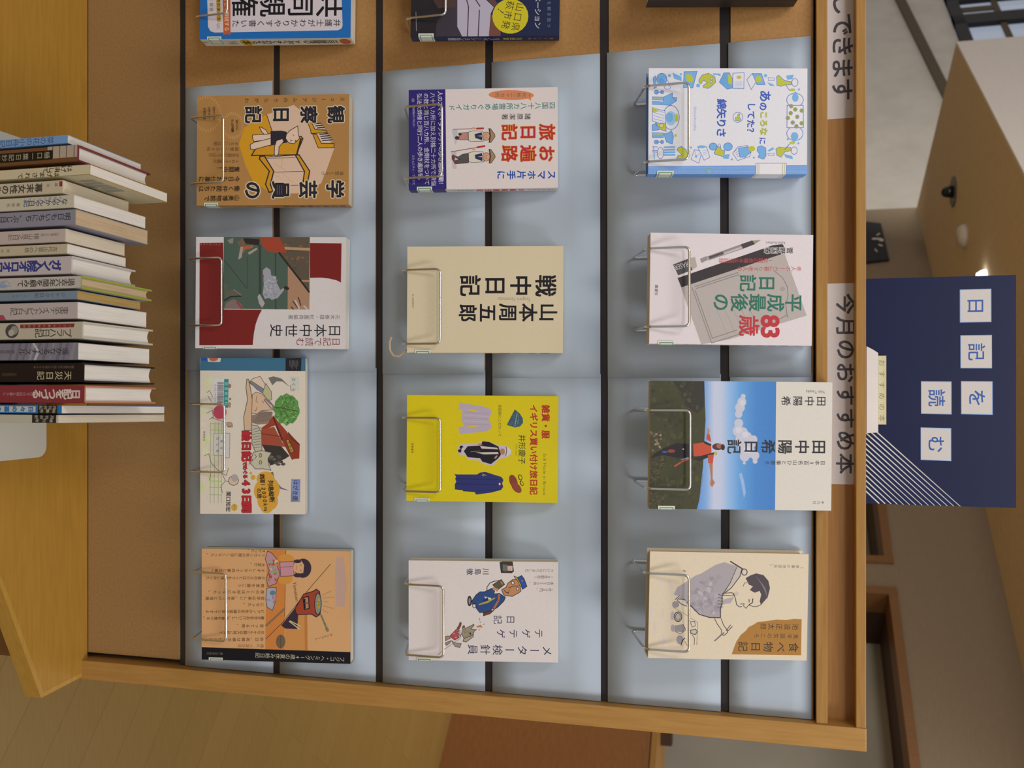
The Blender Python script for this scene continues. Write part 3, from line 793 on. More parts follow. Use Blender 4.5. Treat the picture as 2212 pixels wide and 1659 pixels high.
holder('red', C2, [(50, 385), (30, 1240), (440, 1238), (475, 402)], 'wire holder in front of the white and dark red book', 1)

# --- low wide picture diary
def art_diary(A):
    K = '#5a5048'
    A.P([(137, 60), (1165, 50), (1165, 188), (135, 185)], '#3c6680')
    A.P([(970, 60), (1125, 55), (1122, 188), (968, 186)], '#222027')
    for i in range(7): A.L([(1010 + i * 13, 82), (1012 + i * 13, 140 + (i % 3) * 14)], 3.4, '#77706c')
    A.P([(205, 60), (338, 60), (330, 100), (212, 98)], '#c9c0b0'); A.E(265, 70, 42, 24, '#b8604e')
    A.P([(145, 60), (205, 60), (205, 88), (150, 88)], '#2352a0')
    # pale lawn and running children
    for i in range(46): A.E(random.uniform(150, 360), random.uniform(280, 1450), random.uniform(12, 40), random.uniform(10, 40), random.choice(['#cfc8a0', '#c8c894', '#d2cba8']), random.random() * 3)
    for x in (245, 285, 320, 350): A.L([(x, 690), (x + random.uniform(-6, 6), 1460)], 4, '#8a9a68')
    for y in (700, 760, 1250, 1310, 1380): A.L([(240, y), (360, y + 5)], 5, '#9aa47a')
    A.PO([(275, 798), (378, 800), (375, 1008), (275, 1005)], '#d2c8c0', 3, '#8a8078'); A.PO([(380, 795), (430, 796), (428, 1032), (382, 1030)], '#cabfb8', 4, '#8a7f86')
    A.T('日之原', (310, 815), (310, 995), 26, '#4a4038'); A.L([(322, 815), (322, 1000)], 3, '#4a4038'); A.T('駅名', (350, 840), (350, 970), 26, '#4a4038')
    A.P([(275, 262), (378, 264), (375, 552), (275, 548)], '#d0c6c8')
    for i in range(34):
        y = 300 + i * 6; A.L([(306, y), (366, y)], random.choice([2, 3.2, 4.2]), '#3f3a3c')
    A.T('8102187745', (287, 318), (287, 500), 24, '#4a4444')
    A.P([(370, 268), (413, 268), (411, 548), (369, 548)], '#2b8482'); A.T('図書館資料', (391, 290), (391, 530), 34, '#a8c4bc')
    A.E(332, 590, 65, 68, '#b9485a')
    for pts in (((205, 600), (260, 570), (270, 640), (230, 660)), ((250, 640), (330, 670), (390, 690)), ((400, 690), (450, 700), (455, 735), (410, 735), (400, 690)),
                ((190, 1010), (230, 990), (255, 1080), (320, 1150), (360, 1170)), ((215, 1150), (250, 1180), (240, 1240)), ((355, 1175), (400, 1200), (420, 1130)), ((360, 1180), (390, 1250), (440, 1270)),
                ((390, 1255), (350, 1300), (365, 1365)), ((205, 400), (230, 380), (260, 440)), ((215, 430), (250, 490))): A.L(pts, 4.5, K)
    A.EO(425, 710, 28, 22, '#b98a74', 3, K); A.EO(470, 1250, 48, 45, '#cfae98', 4, K); A.E(480, 1225, 32, 36, '#a89a98')
    A.E(425, 335, 14, 22, '#9a6a5c'); A.E(430, 462, 10, 12, '#7a6a60'); A.E(425, 520, 14, 28, '#a8806a')
    # child lying along an arm
    A.PO([(610, 300), (650, 262), (720, 240), (770, 320), (770, 380), (700, 370)], '#d6b8a4', 4, K)
    A.PO([(615, 295), (640, 290), (770, 375), (745, 405), (690, 370)], '#7d7884', 4, K)
    A.PO([(775, 310), (830, 390), (835, 470), (790, 480), (745, 400)], '#b4ac84', 4, K)
    A.PO([(590, 268), (606, 268), (625, 350), (645, 470), (640, 600), (640, 768), (570, 770), (562, 640), (598, 470), (583, 350)], '#cba587', 5, K)
    A.PO([(645, 420), (680, 395), (730, 410), (800, 470), (845, 520), (845, 570), (740, 575), (690, 610), (640, 600)], '#cfa98b', 4, K)
    A.P([(640, 620), (690, 612), (740, 580), (845, 590), (835, 660), (790, 705), (700, 712), (645, 695)], '#8c7468')
    for i in range(9): A.L([(650 + i * 20, 700 - i * 3), (720 + i * 14, 600 - i * 2)], 3.5, '#5e4c48')
    A.L([(770, 460), (850, 530)], 12, '#6a6478'); A.L([(760, 470), (830, 555)], 10, '#6a6478')
    A.L([(690, 540), (680, 580), (665, 570)], 4, K); A.L([(740, 480), (755, 500)], 5, K); A.L([(690, 430), (680, 480), (700, 500)], 4, K)
    # tree
    tp = [(980 + (128 + 12 * math.sin(i * 2.7)) * math.cos(i * .2618), 565 + (150 + 12 * math.cos(i * 3.1)) * math.sin(i * .2618)) for i in range(24)]
    A.P(tp, '#5c8a48')
    for i in range(110):
        a, r = random.uniform(0, 6.28), random.uniform(0, 1) ** .5
        A.E(980 + 118 * r * math.cos(a), 565 + 140 * r * math.sin(a), random.uniform(5, 13), random.uniform(4, 11), random.choice(['#6fa052', '#4a7a3a', '#84b064', '#5f9248', '#3f6a36']))
    A.L([(850, 540), (940, 552), (1090, 585)], 7, '#5a3a2c')
    for a, b in (((930, 550), (1000, 640)), ((950, 553), (1040, 450)), ((980, 560), (1070, 640)), ((900, 545), (960, 660)), ((930, 550), (980, 450))): A.L([a, b], 4, '#4a3a2a')
    # roof
    A.P([(735, 745), (800, 700), (850, 625), (990, 790), (1005, 850), (930, 870), (870, 720), (740, 770)], '#963c28')
    A.P([(735, 760), (860, 735), (930, 870), (970, 930), (740, 905)], '#9c4a34'); A.L([(850, 640), (935, 850), (1040, 1050)], 14, '#4a2620'); A.L([(740, 800), (930, 830)], 8, '#6e2c20')
    A.P([(935, 860), (1000, 790), (1110, 905), (1105, 1045), (1030, 1050)], '#8c3624'); A.L([(1000, 790), (1030, 850), (1108, 910)], 8, '#4a2620')
    A.P([(740, 905), (930, 925), (1010, 1020), (900, 1080), (820, 1110), (790, 1000)], '#3a322e')
    for i in range(20): A.E(random.uniform(800, 960), random.uniform(1010, 1100), 22, 12, random.choice(['#3a322e', '#6a605a', '#544a46']))
    A.PO([(975, 862), (1000, 858), (1055, 975), (1020, 990)], '#b08a40', 4, '#3a2a1c'); A.T('駅前店', (1000, 872), (1030, 980), 26, '#3a2a1c', 0, -15)
    # striped cat
    A.PO([(640, 715), (700, 725), (735, 780), (742, 960), (680, 980), (645, 900)], '#b8ab98', 4, K)
    for i in range(8): A.L([(650 + (i % 2) * 8, 760 + i * 25), (730, 740 + i * 27)], 5, '#6a6058')
    A.PO([(625, 1080), (660, 980), (740, 965), (835, 985), (800, 1040), (805, 1095), (830, 1155), (760, 1140), (680, 1140)], '#bdb09c', 4, K)
    A.EO(728, 1010, 12, 18, '#b8a468', 4, K); A.EO(728, 1078, 12, 18, '#b8a468', 4, K); A.L([(670, 1000), (690, 1020), (670, 1045)], 5, K)
    for i in range(5): A.L([(660, 1050), (615, 1035 + i * 18)], 2.4, K)
    A.P([(800, 255), (850, 240), (930, 262), (1012, 345), (940, 292), (880, 290), (840, 328)], '#6f6a64'); A.P([(1015, 240), (1105, 245), (1105, 375), (1020, 370)], '#c3bdb4')
    A.T('さくら', (1050, 245), (1048, 400), 40, '#5a4a44'); A.L([(1020, 330), (1022, 385)], 5, '#8a3a3a')
    A.P([(810, 1180), (850, 1170), (865, 1240), (840, 1270), (812, 1215)], '#6a6460'); A.P([(862, 1235), (930, 1320), (1010, 1355), (920, 1335), (860, 1270)], '#6a6480')
    A.G([(1025, 1240), (1115, 1245), (1112, 1465), (1022, 1460)], ['#8a94bc', '#6c7ab4', '#8890b8', '#6a6a84'])
    A.T('はがき便', (1068, 1250), (1066, 1450), 50, '#4a4a6c', .03)
    for c, bo in (('#7a1a1e', .08), ('#b02a32', .04)):
        A.T('絵日記', (590, 772), (592, 1068), 96, c, bo); A.T('でめぐる', (578, 1066), (584, 1232), 46, c, bo); A.T('43日間', (592, 1232), (598, 1552), 98, c, bo)
    for cx, cy, rx, ry in ((775, 1235, 85, 70), (760, 1350, 95, 110), (830, 1340, 85, 110), (800, 1450, 100, 95), (790, 1510, 60, 55), (660, 1222, 22, 22), (637, 1180, 12, 12)): A.E(cx, cy, rx, ry, '#cf9638')
    A.T('列島縦断', (822, 1250), (842, 1462), 56, '#3a2a18', .03, -5); A.T('鉄道12000km', (742, 1195), (785, 1545), 52, '#3a2a18', .03, -6); A.T('の旅', (712, 1325), (722, 1425), 48, '#3a2a18', .03, -5)
    A.T('関口知宏', (422, 1352), (420, 1545), 50, '#2c2628', .02); A.E(480, 1505, 30, 34, '#c99a3e'); A.T('絵と文', (480, 1482), (480, 1528), 16, '#4a3418')
    A.T('徳間書店', (185, 770), (183, 870), 22, '#5a5450')
C3 = (400, 760, 4.4833)
def sp_diary(S, th, hh):
    S.P([(2, 0), (12, 0), (12, th), (2, th)], '#2352a0'); S.P([(14, 0), (42, 0), (42, th), (14, th)], '#c9c0b0')
    S.T('絵日記でめぐる43日間', (hh - 12, th / 2), (46, th / 2), 6, '#8fa8b8')
facing_book('diary', C3, [(135, 62), (155, 1560), (1166, 1582), (1166, 56)], .013, 12, '#d4c2b2', art_diary,
            'low wide picture diary with red title and a green tree', spine_left=True, spine=sp_diary, spine_col='#3c6680', libr=False, pg='pages_cream')
holder('diary', C3, [(45, 508), (50, 1160), (380, 1165), (378, 505)], 'wire holder in front of the low wide picture diary', 1)

# --- orange diary with handwriting
def art_orange(A):
    K = '#4a3030'
    A.P([(1005, 132), (1245, 140), (1240, 1400), (1003, 1380)], '#c97a3c'); A.L([(1245, 140), (1240, 980)], 6, K)
    A.P([(1250, 1130), (1420, 965), (1520, 960), (1530, 1420), (1240, 1400)], '#c8864a'); A.P([(1490, 970), (1525, 960), (1535, 1420), (1500, 1415)], '#b8743c')
    A.P([(1890, 240), (1990, 225), (2030, 600), (2000, 870), (1890, 860), (1880, 500)], '#bb9586')
    A.E(1240, 235, 88, 50, '#cd8a3e'); A.E(1240, 500, 95, 75, '#cd8a3e'); A.E(1300, 250, 50, 40, '#cd8a3e')
    A.PO([(1170, 290), (1350, 278), (1352, 465), (1182, 472)], '#bf8690', 5, K); A.L([(1180, 355), (1350, 345)], 4, K)
    A.E(1465, 370, 108, 124, '#3c2c38'); A.P([(1345, 335), (1375, 275), (1440, 265), (1480, 330), (1470, 430), (1400, 440), (1350, 400)], '#d09c74')
    A.L([(1435, 318), (1445, 340)], 6, K); A.L([(1435, 388), (1445, 408)], 6, K); A.L([(1385, 340), (1378, 365), (1388, 388)], 5, '#9a4a40'); A.E(1400, 460, 50, 28, '#3c2c38'); A.E(1395, 280, 50, 24, '#3c2c38')
    A.PO([(1010, 150), (1060, 165), (1130, 250), (1135, 330), (1175, 440), (1130, 560), (1030, 600), (1000, 500), (1040, 400), (985, 250)], '#b9868c', 5, K)
    for i in range(26): A.P([(lambda x, y: (x, y))(x, y) for x, y in (lambda cx, cy, d: ((cx - d, cy - d), (cx + d, cy - d * .6), (cx + d, cy + d), (cx - d * .7, cy + d)))(random.uniform(1030, 1130), random.uniform(260, 540), random.uniform(12, 22))], random.choice(['#a8463c', '#8fa070', '#c8b09c', '#b85a52', '#7d9a78', '#c07a6a']))
    A.PO([(1010, 625), (1050, 612), (1130, 615), (1125, 780), (1085, 900), (1020, 860), (1000, 760)], '#a3a0ae', 5, K); A.E(1085, 680, 36, 30, '#5c7a8a')
    for i in range(8): A.E(random.uniform(1080, 1130), random.uniform(700, 810), 12, 12, '#b0707c')
    A.L([(1000, 765), (1060, 770)], 5, K)
    A.L([(1820, 320), (1500, 690), (1205, 1065), (1010, 1255)], 6, K); A.L([(1235, 885), (1010, 1090)], 26, '#8a6a4a')
    A.P([(1200, 1090), (1370, 875), (1412, 960), (1400, 1138), (1250, 1130)], '#3a2936'); A.L([(1300, 1040), (1430, 1140)], 13, '#c8b48c'); A.L([(1310, 1035), (1445, 1105)], 12, '#c8b48c')
    A.PO([(1372, 880), (1400, 830), (1480, 700), (1600, 665), (1640, 640), (1680, 670), (1700, 800), (1690, 960), (1640, 992), (1580, 955), (1400, 958), (1375, 920)], '#9c4028', 8)
    A.PO([(1470, 745), (1540, 730), (1550, 880), (1490, 895)], '#b07a60', 9, '#1c1a24'); A.P([(1480, 760), (1500, 755), (1505, 880), (1490, 885)], '#1c1a24'); A.L([(1475, 815), (1548, 812)], 12, '#7a2a20')
    A.EO(1662, 825, 42, 138, '#84847c', 7); A.E(1672, 820, 16, 66, '#b89a34'); A.L([(1665, 790), (1680, 815)], 8, K); A.L([(1665, 850), (1680, 830)], 8, K)
    A.L([(1705, 975), (1750, 1080), (1785, 1160)], 22, '#76755c'); A.E(1780, 1150, 20, 32, '#76755c', -.4)
    for a, b in (((1720, 720), (1830, 665)), ((1725, 755), (1870, 745)), ((1725, 800), (1790, 805)), ((1725, 850), (1860, 890)), ((1715, 900), (1790, 945))): A.L([a, b], 5, '#a87a58')
    A.W('Yomeisen', (1360, 545), (1400, 790), 60, '#6a4a44'); A.T('ホットアート', (1850, 1215), (1620, 1275), 38, '#6a4a44')
    A.E(1195, 1290, 58, 85, '#6e5a48'); A.L([(1195, 1210), (1195, 1375)], 5, K)
    cols = ['すだった。', 'スッカリ秋の間に涼しくなった。', '大変だ。', 'すずしくなって四番と五番へ', '夕食のエビはとっても美味しかった', '教室を開こう', '夜のことは好きになった。', '習字は楽しい。後片づけと宿題', 'になった。', 'ピアノの先生の練習のあとですよ', '書き方をおけいこし、昼食を食べる。', '習ってる時、', '兄ちゃんと朝は六時に起きて', '昨日、両親は横浜へ出かける', '晴れ　六月廿日']
    for (y, n), t_ in zip(((150, 760), (200, 250), (325, 800), (395, 300), (490, 250), (588, 640), (668, 280), (745, 250), (830, 720), (910, 260), (992, 230), (1092, 640), (1172, 430), (1258, 250), (1340, 660)), cols):
        A.T(t_, (985, y), (n, y - 8), 48, '#5a4034')
    A.P([(225, 1338), (2078, 1442), (2078, 1590), (225, 1492)], '#15131a')
    A.T('フジコ・ヘミング14歳の夏休み絵日記', (2005, 1532), (880, 1450), 66, '#b5a894'); A.T('暮しの手帖社', (482, 1424), (285, 1414), 36, '#6e665c')
C4 = (400, 1165, 5.821)
facing_book('orange', C4, [(190, 112), (228, 1488), (2078, 1590), (2078, 155)], .018, 9, '#cf9a6a', art_orange,
            'orange diary covered with handwriting and a red pot drawing', spine_col='#15131a', pg='pages_cream')
holder('orange', C4, [(78, 408), (105, 1262), (522, 1270), (503, 430)], 'wire holder in front of the orange diary', 1)

# --- pilgrim book with a violet blue band
def art_pilgrim(A):
    B = '#2c2168'
    A.P([(138, 150), (608, 128), (608, 1450), (125, 1460)], B)
    A.T('人のスマホ・タブレットの歩き遍路感動！', (540, 172), (540, 1400), 72, '#cfc4cc', .01); A.T('八十八カ所に加え別格二十カ所で煩悩', (445, 190), (445, 1385), 72, '#cfc4cc')
    A.T('の数と同じ百八カ所、金剛杖をついて', (362, 200), (362, 1375), 72, '#cfc4cc'); A.T('弘法大師様と同行二人の歩き遍路を。', (278, 205), (278, 1350), 72, '#cfc4cc')
    A.T('愛媛新聞メディアセンター', (203, 370), (203, 635), 32, '#a89fc0'); A.T('コミュニティ・ブックス', (192, 985), (192, 1372), 36, '#b8b0c8'); A.EO(198, 292, 12, 20, B, 6, '#b8b0c8')
    A.E(1455, 205, 296, 64, '#cb7a54'); A.P([(1640, 225), (1715, 225), (1712, 275)], '#cb7a54'); A.T('＋別格二十カ所', (1725, 203), (1235, 206), 62, '#47644c')
    A.T('四国八十八カ所霊場めぐりガイド', (2035, 330), (638, 378), 88, '#2c746e', .012); A.T('諸原潔著', (1715, 478), (1318, 488), 84, '#34343c', .01)
    for c, bo in (('#c98a3a', .05), ('#b0242e', .022)): A.T('旅日記', (2040, 678), (1300, 688), 215, c, bo); A.T('お遍路', (2035, 958), (1300, 964), 218, c, bo)
    A.T('スマホ片手に', (2045, 1238), (1245, 1242), 118, '#27499a', .03)
    A.P([(680, 660), (760, 665), (750, 800), (730, 860)], '#b9abb0'); A.P([(670, 930), (740, 940), (740, 1165), (690, 1165)], '#b9abb0')
    for dy, legs, st in ((0, '#b47a70', ((705, 656), (1090, 640))), (268, '#514b48', ((675, 945), (1105, 868)))):
        A.L([st[0], st[1]], 9, '#7a4a3c'); A.L([lerp(st[0], st[1], .78), st[1]], 24, '#a82a30')
        if dy == 0:
            A.PO([(770, 705), (890, 692), (895, 790), (770, 790), (780, 752)], legs, 4); A.E(750, 765, 28, 24, '#3a3028'); A.E(790, 720, 22, 15, '#3a3028')
        else:
            A.PO([(690, 985), (760, 1010), (820, 975), (895, 960), (895, 1088), (720, 1100), (700, 1060), (800, 1040), (760, 1040)], legs, 4); A.E(700, 1020, 22, 40, '#6a3a34'); A.E(730, 1075, 25, 24, '#6a3a34')
        A.PO([(895, 690 + dy), (960, 672 + dy), (1085, 675 + dy), (1095, 805 + dy), (930, 812 + dy), (898, 800 + dy)], '#cdbfae', 4)
        A.P([(975, 715 + dy), (1070, 690 + dy), (1075, 795 + dy), (985, 765 + dy)], '#272a50'); A.P([(1010, 738 + dy), (1072, 732 + dy), (1072, 745 + dy)], '#cdbfae')
        A.EO(1125, 740 + dy, 48, 55, '#c99276', 4); A.L([(1120, 720 + dy), (1128, 728 + dy)], 6, '#3a2a28'); A.L([(1120, 755 + dy), (1128, 762 + dy)], 6, '#3a2a28'); A.L([(1098, 725 + dy), (1092, 742 + dy), (1098, 758 + dy)], 4, '#8a4a40')
        A.PO([(1160, 640 + dy), (1185, 645 + dy), (1235, 715 + dy), (1240, 745 + dy), (1185, 822 + dy), (1160, 820 + dy), (1172, 730 + dy)], '#9a7a58', 5); A.L([(1170, 650 + dy), (1180, 735 + dy), (1168, 815 + dy)], 10, '#4a342c')
        A.E(965, 640 + dy, 22, 16, '#c99276')
C5 = (860, 170, 5.978)
def sp_pilgrim(S, th, hh):
    S.P([(0, 0), (hh * .245, 0), (hh * .245, th), (0, th)], '#2c2168')
    S.T('スマホ片手に', (hh - 3, th / 2), (hh - 38, th / 2), 6, '#27499a', .02); S.T('お遍路旅日記', (hh - 40, th / 2), (hh - 102, th / 2), 9, '#b0242e', .03); S.T('四国霊場ガイド', (hh - 105, th / 2), (hh - 142, th / 2), 5, '#2c746e')
facing_book('pilgrim', C5, [(145, 163), (130, 1435), (2060, 1408), (2062, 90)], .018, 11, '#d2c1be', art_pilgrim,
            'white book with two walking pilgrims over a violet band', spine=sp_pilgrim, spine_col='#d2c1be')
holder('pilgrim', C5, [(85, 345), (80, 1275), (565, 1270), (565, 345)], 'wire holder in front of the book with two walking pilgrims', 3)

# --- cream book with heavy black title
def art_cream(A):
    K = '#15131a'
    A.T('戦中日記', (2075, 588), (870, 592), 262, K, .028); A.T('山本周五郎', (2075, 908), (870, 918), 228, K, .026)
    A.W('Syugoro Yamamoto', (1742, 758), (1358, 752), 62, '#8f8176'); A.T('角川春樹事務所', (342, 690), (342, 862), 25, '#6a5e54')
C6 = (830, 510, 5.53)
def sp_cream(S, th, hh):
    S.T('戦中日記', (hh - 14, th / 2), (hh - 80, th / 2), 13, '#2a2420', .03); S.T('山本周五郎', (hh - 84, th / 2), (hh - 130, th / 2), 8, '#2a2420'); S.P([(2, 0), (11, 0), (11, th), (2, th)], '#2f6a9a')
rt = facing_book('cream', C6, [(280, 130), (268, 1392), (2135, 1397), (2140, 115)], .024, 11, '#cbb799', art_cream,
            'cream book with two columns of heavy black characters', hard=True, spine=sp_cream, spine_col='#cbb799')
holder('cream', C6, [(222, 402), (222, 1282), (665, 1287), (672, 396)], 'wire holder in front of the cream book with black characters', 3)
bk = BOOKS['cream']
rp = [on_y(x, y, -bk['nb'] + .012) for x, y in ((884, 752), (872, 762), (862, 770), (850, 768), (843, 757), (842, 740), (846, 728))]
q = MB(); iv = rt.matrix_world.inverted(); rp = [iv @ p for p in rp]
for a, b2 in zip(rp, rp[1:]):
    d = (b2 - a).normalized(); nn = Vector((0, 1, 0)).cross(d) * .0011
    q.face([a + nn, a - nn, b2 - nn, b2 + nn])
rb = q.build('bookmark_ribbon', 'ribbon', rt); md = rb.modifiers.new('thickness', 'SOLIDIFY'); md.thickness = .0002; rb['label'] = 'thin tan bookmark ribbon curling out under the book'

# --- yellow book with clothes
def art_yellow(A):
    R = '#a8321c'; Y = '#cbb30e'
    A.T('雑貨・服', (1905, 235), (1905, 672), 108, R, .04); A.T('イギリス買い付け旅日記', (1752, 232), (1750, 1398), 106, R, .035)
    A.W('Still Made in Britain', (1895, 862), (1890, 1398), 52, '#76661c'); A.T('井形慶子', (1600, 618), (1600, 1005), 98, '#343c22', .008); A.W('Keiko Igata', (1530, 740), (1528, 890), 26, '#76661c')
    A.T('英国製にこだわって', (1315, 232), (1315, 648), 46, '#4a461c'); A.T('筑摩書房', (185, 728), (183, 862), 32, '#4a461c', .01)
    A.P([(795, 207), (1000, 240), (1150, 266), (1200, 300), (1210, 345), (1175, 400), (1185, 450), (1208, 500), (1195, 550), (1130, 582), (960, 598), (800, 618), (778, 525), (860, 512), (822, 440), (832, 305), (782, 292)], '#ad9aa8')
    A.P([(885, 292), (960, 296), (1060, 326), (960, 322)], Y); A.P([(880, 522), (950, 502), (1050, 502), (990, 524)], Y)
    for i in range(5): A.L([(850, 330 + i * 38), (1170, 350 + i * 36)], 8, ('#a08d9c', '#b8a6b2')[i % 2])
    A.P([(1510, 293), (1575, 350), (1612, 410), (1615, 470), (1575, 515), (1510, 528), (1405, 495)], '#3b5360')
    A.L([(1540, 345), (1510, 510)], 9, '#8fa0a8'); A.L([(1560, 370), (1545, 500)], 6, '#6a8088')
    for i in range(40): A.E(random.uniform(1440, 1580), random.uniform(370, 500), 6, 5, random.choice(['#2c4450', '#5a7480', '#48626c']))
    A.P([(768, 850), (785, 760), (830, 735), (1000, 740), (1090, 702), (1150, 700), (1300, 760), (1400, 765), (1465, 820), (1462, 870), (1420, 905), (1370, 920), (1300, 940), (1245, 1010), (1200, 1015), (1090, 1000), (1055, 955), (900, 945), (880, 890), (810, 885)], '#b9aab0')
    A.P([(850, 835), (900, 770), (1060, 762), (1095, 705), (1180, 715), (1300, 775), (1330, 880), (1290, 930), (1200, 1002), (1090, 970), (1060, 925), (900, 912)], '#1c1820')
    A.P([(1060, 765), (1280, 790), (1300, 810), (1080, 800)], '#c3b2ac'); A.P([(1000, 850), (1290, 845), (1300, 870), (1110, 875)], '#c3b2ac'); A.L([(940, 842), (1060, 832)], 5, '#8a8078')
    A.E(1350, 838, 32, 40, '#a8705a'); A.P([(1385, 765), (1400, 770), (1455, 810), (1458, 860), (1410, 895), (1388, 900)], '#c9bcb8'); A.L([(1395, 775), (1405, 830), (1392, 890)], 9, '#2a2024')
    A.E(820, 785, 26, 22, '#1e1c2e'); A.E(800, 830, 26, 22, '#1e1c2e'); A.E(840, 800, 14, 14, '#c9b4a8'); A.E(830, 835, 14, 14, '#c9a898'); A.E(1060, 745, 28, 12, '#b07a60'); A.E(1265, 910, 28, 12, '#b07a60', 2.3)
    A.P([(728, 1130), (760, 1135), (1020, 1135), (1060, 1110), (1130, 1102), (1250, 1140), (1335, 1165), (1362, 1205), (1345, 1250), (1360, 1295), (1330, 1335), (1200, 1370), (1010, 1396), (980, 1352), (860, 1342), (735, 1330), (732, 1265), (752, 1230), (738, 1190), (750, 1165)], '#2a2f66')
    for y in (1190, 1255): A.L([(750, y), (1290, y + 12)], 10, '#20244e')
    A.L([(1090, 1130), (1140, 1148)], 6, Y); A.L([(1085, 1145), (1110, 1155)], 5, Y); A.L([(985, 1350), (1300, 1330)], 6, '#1c2048'); A.EO(1313, 1258, 14, 18, '#c9bcc4', 4, '#8a3a4a'); A.L([(840, 1347), (985, 1356)], 12, '#22264e')
    A.E(1490, 1225, 50, 92, '#7e3a2a', -.35); A.E(1530, 1305, 48, 82, '#86402e', -.75); A.E(1578, 1172, 26, 40, '#4a2018', -.3); A.E(1580, 1172, 16, 30, Y, -.3); A.E(1597, 1248, 22, 36, '#4a2018', -.5); A.E(1600, 1248, 13, 26, Y, -.5)
C7 = (860, 835, 5.978)
def sp_yel(S, th, hh): S.P([(3, 0), (14, 0), (14, th), (3, th)], '#2f4a6a')
facing_book('yellow', C7, [(118, 110), (105, 1478), (2060, 1500), (2070, 125)], .016, 11, '#cbb30e', art_yellow,
            'bright yellow book with clothes and brown shoes on the cover', spine=sp_yel, spine_col='#cbb30e')
holder('yellow', C7, [(65, 402), (50, 1352), (540, 1360), (545, 405)], 'wire holder in front of the bright yellow book', 3)

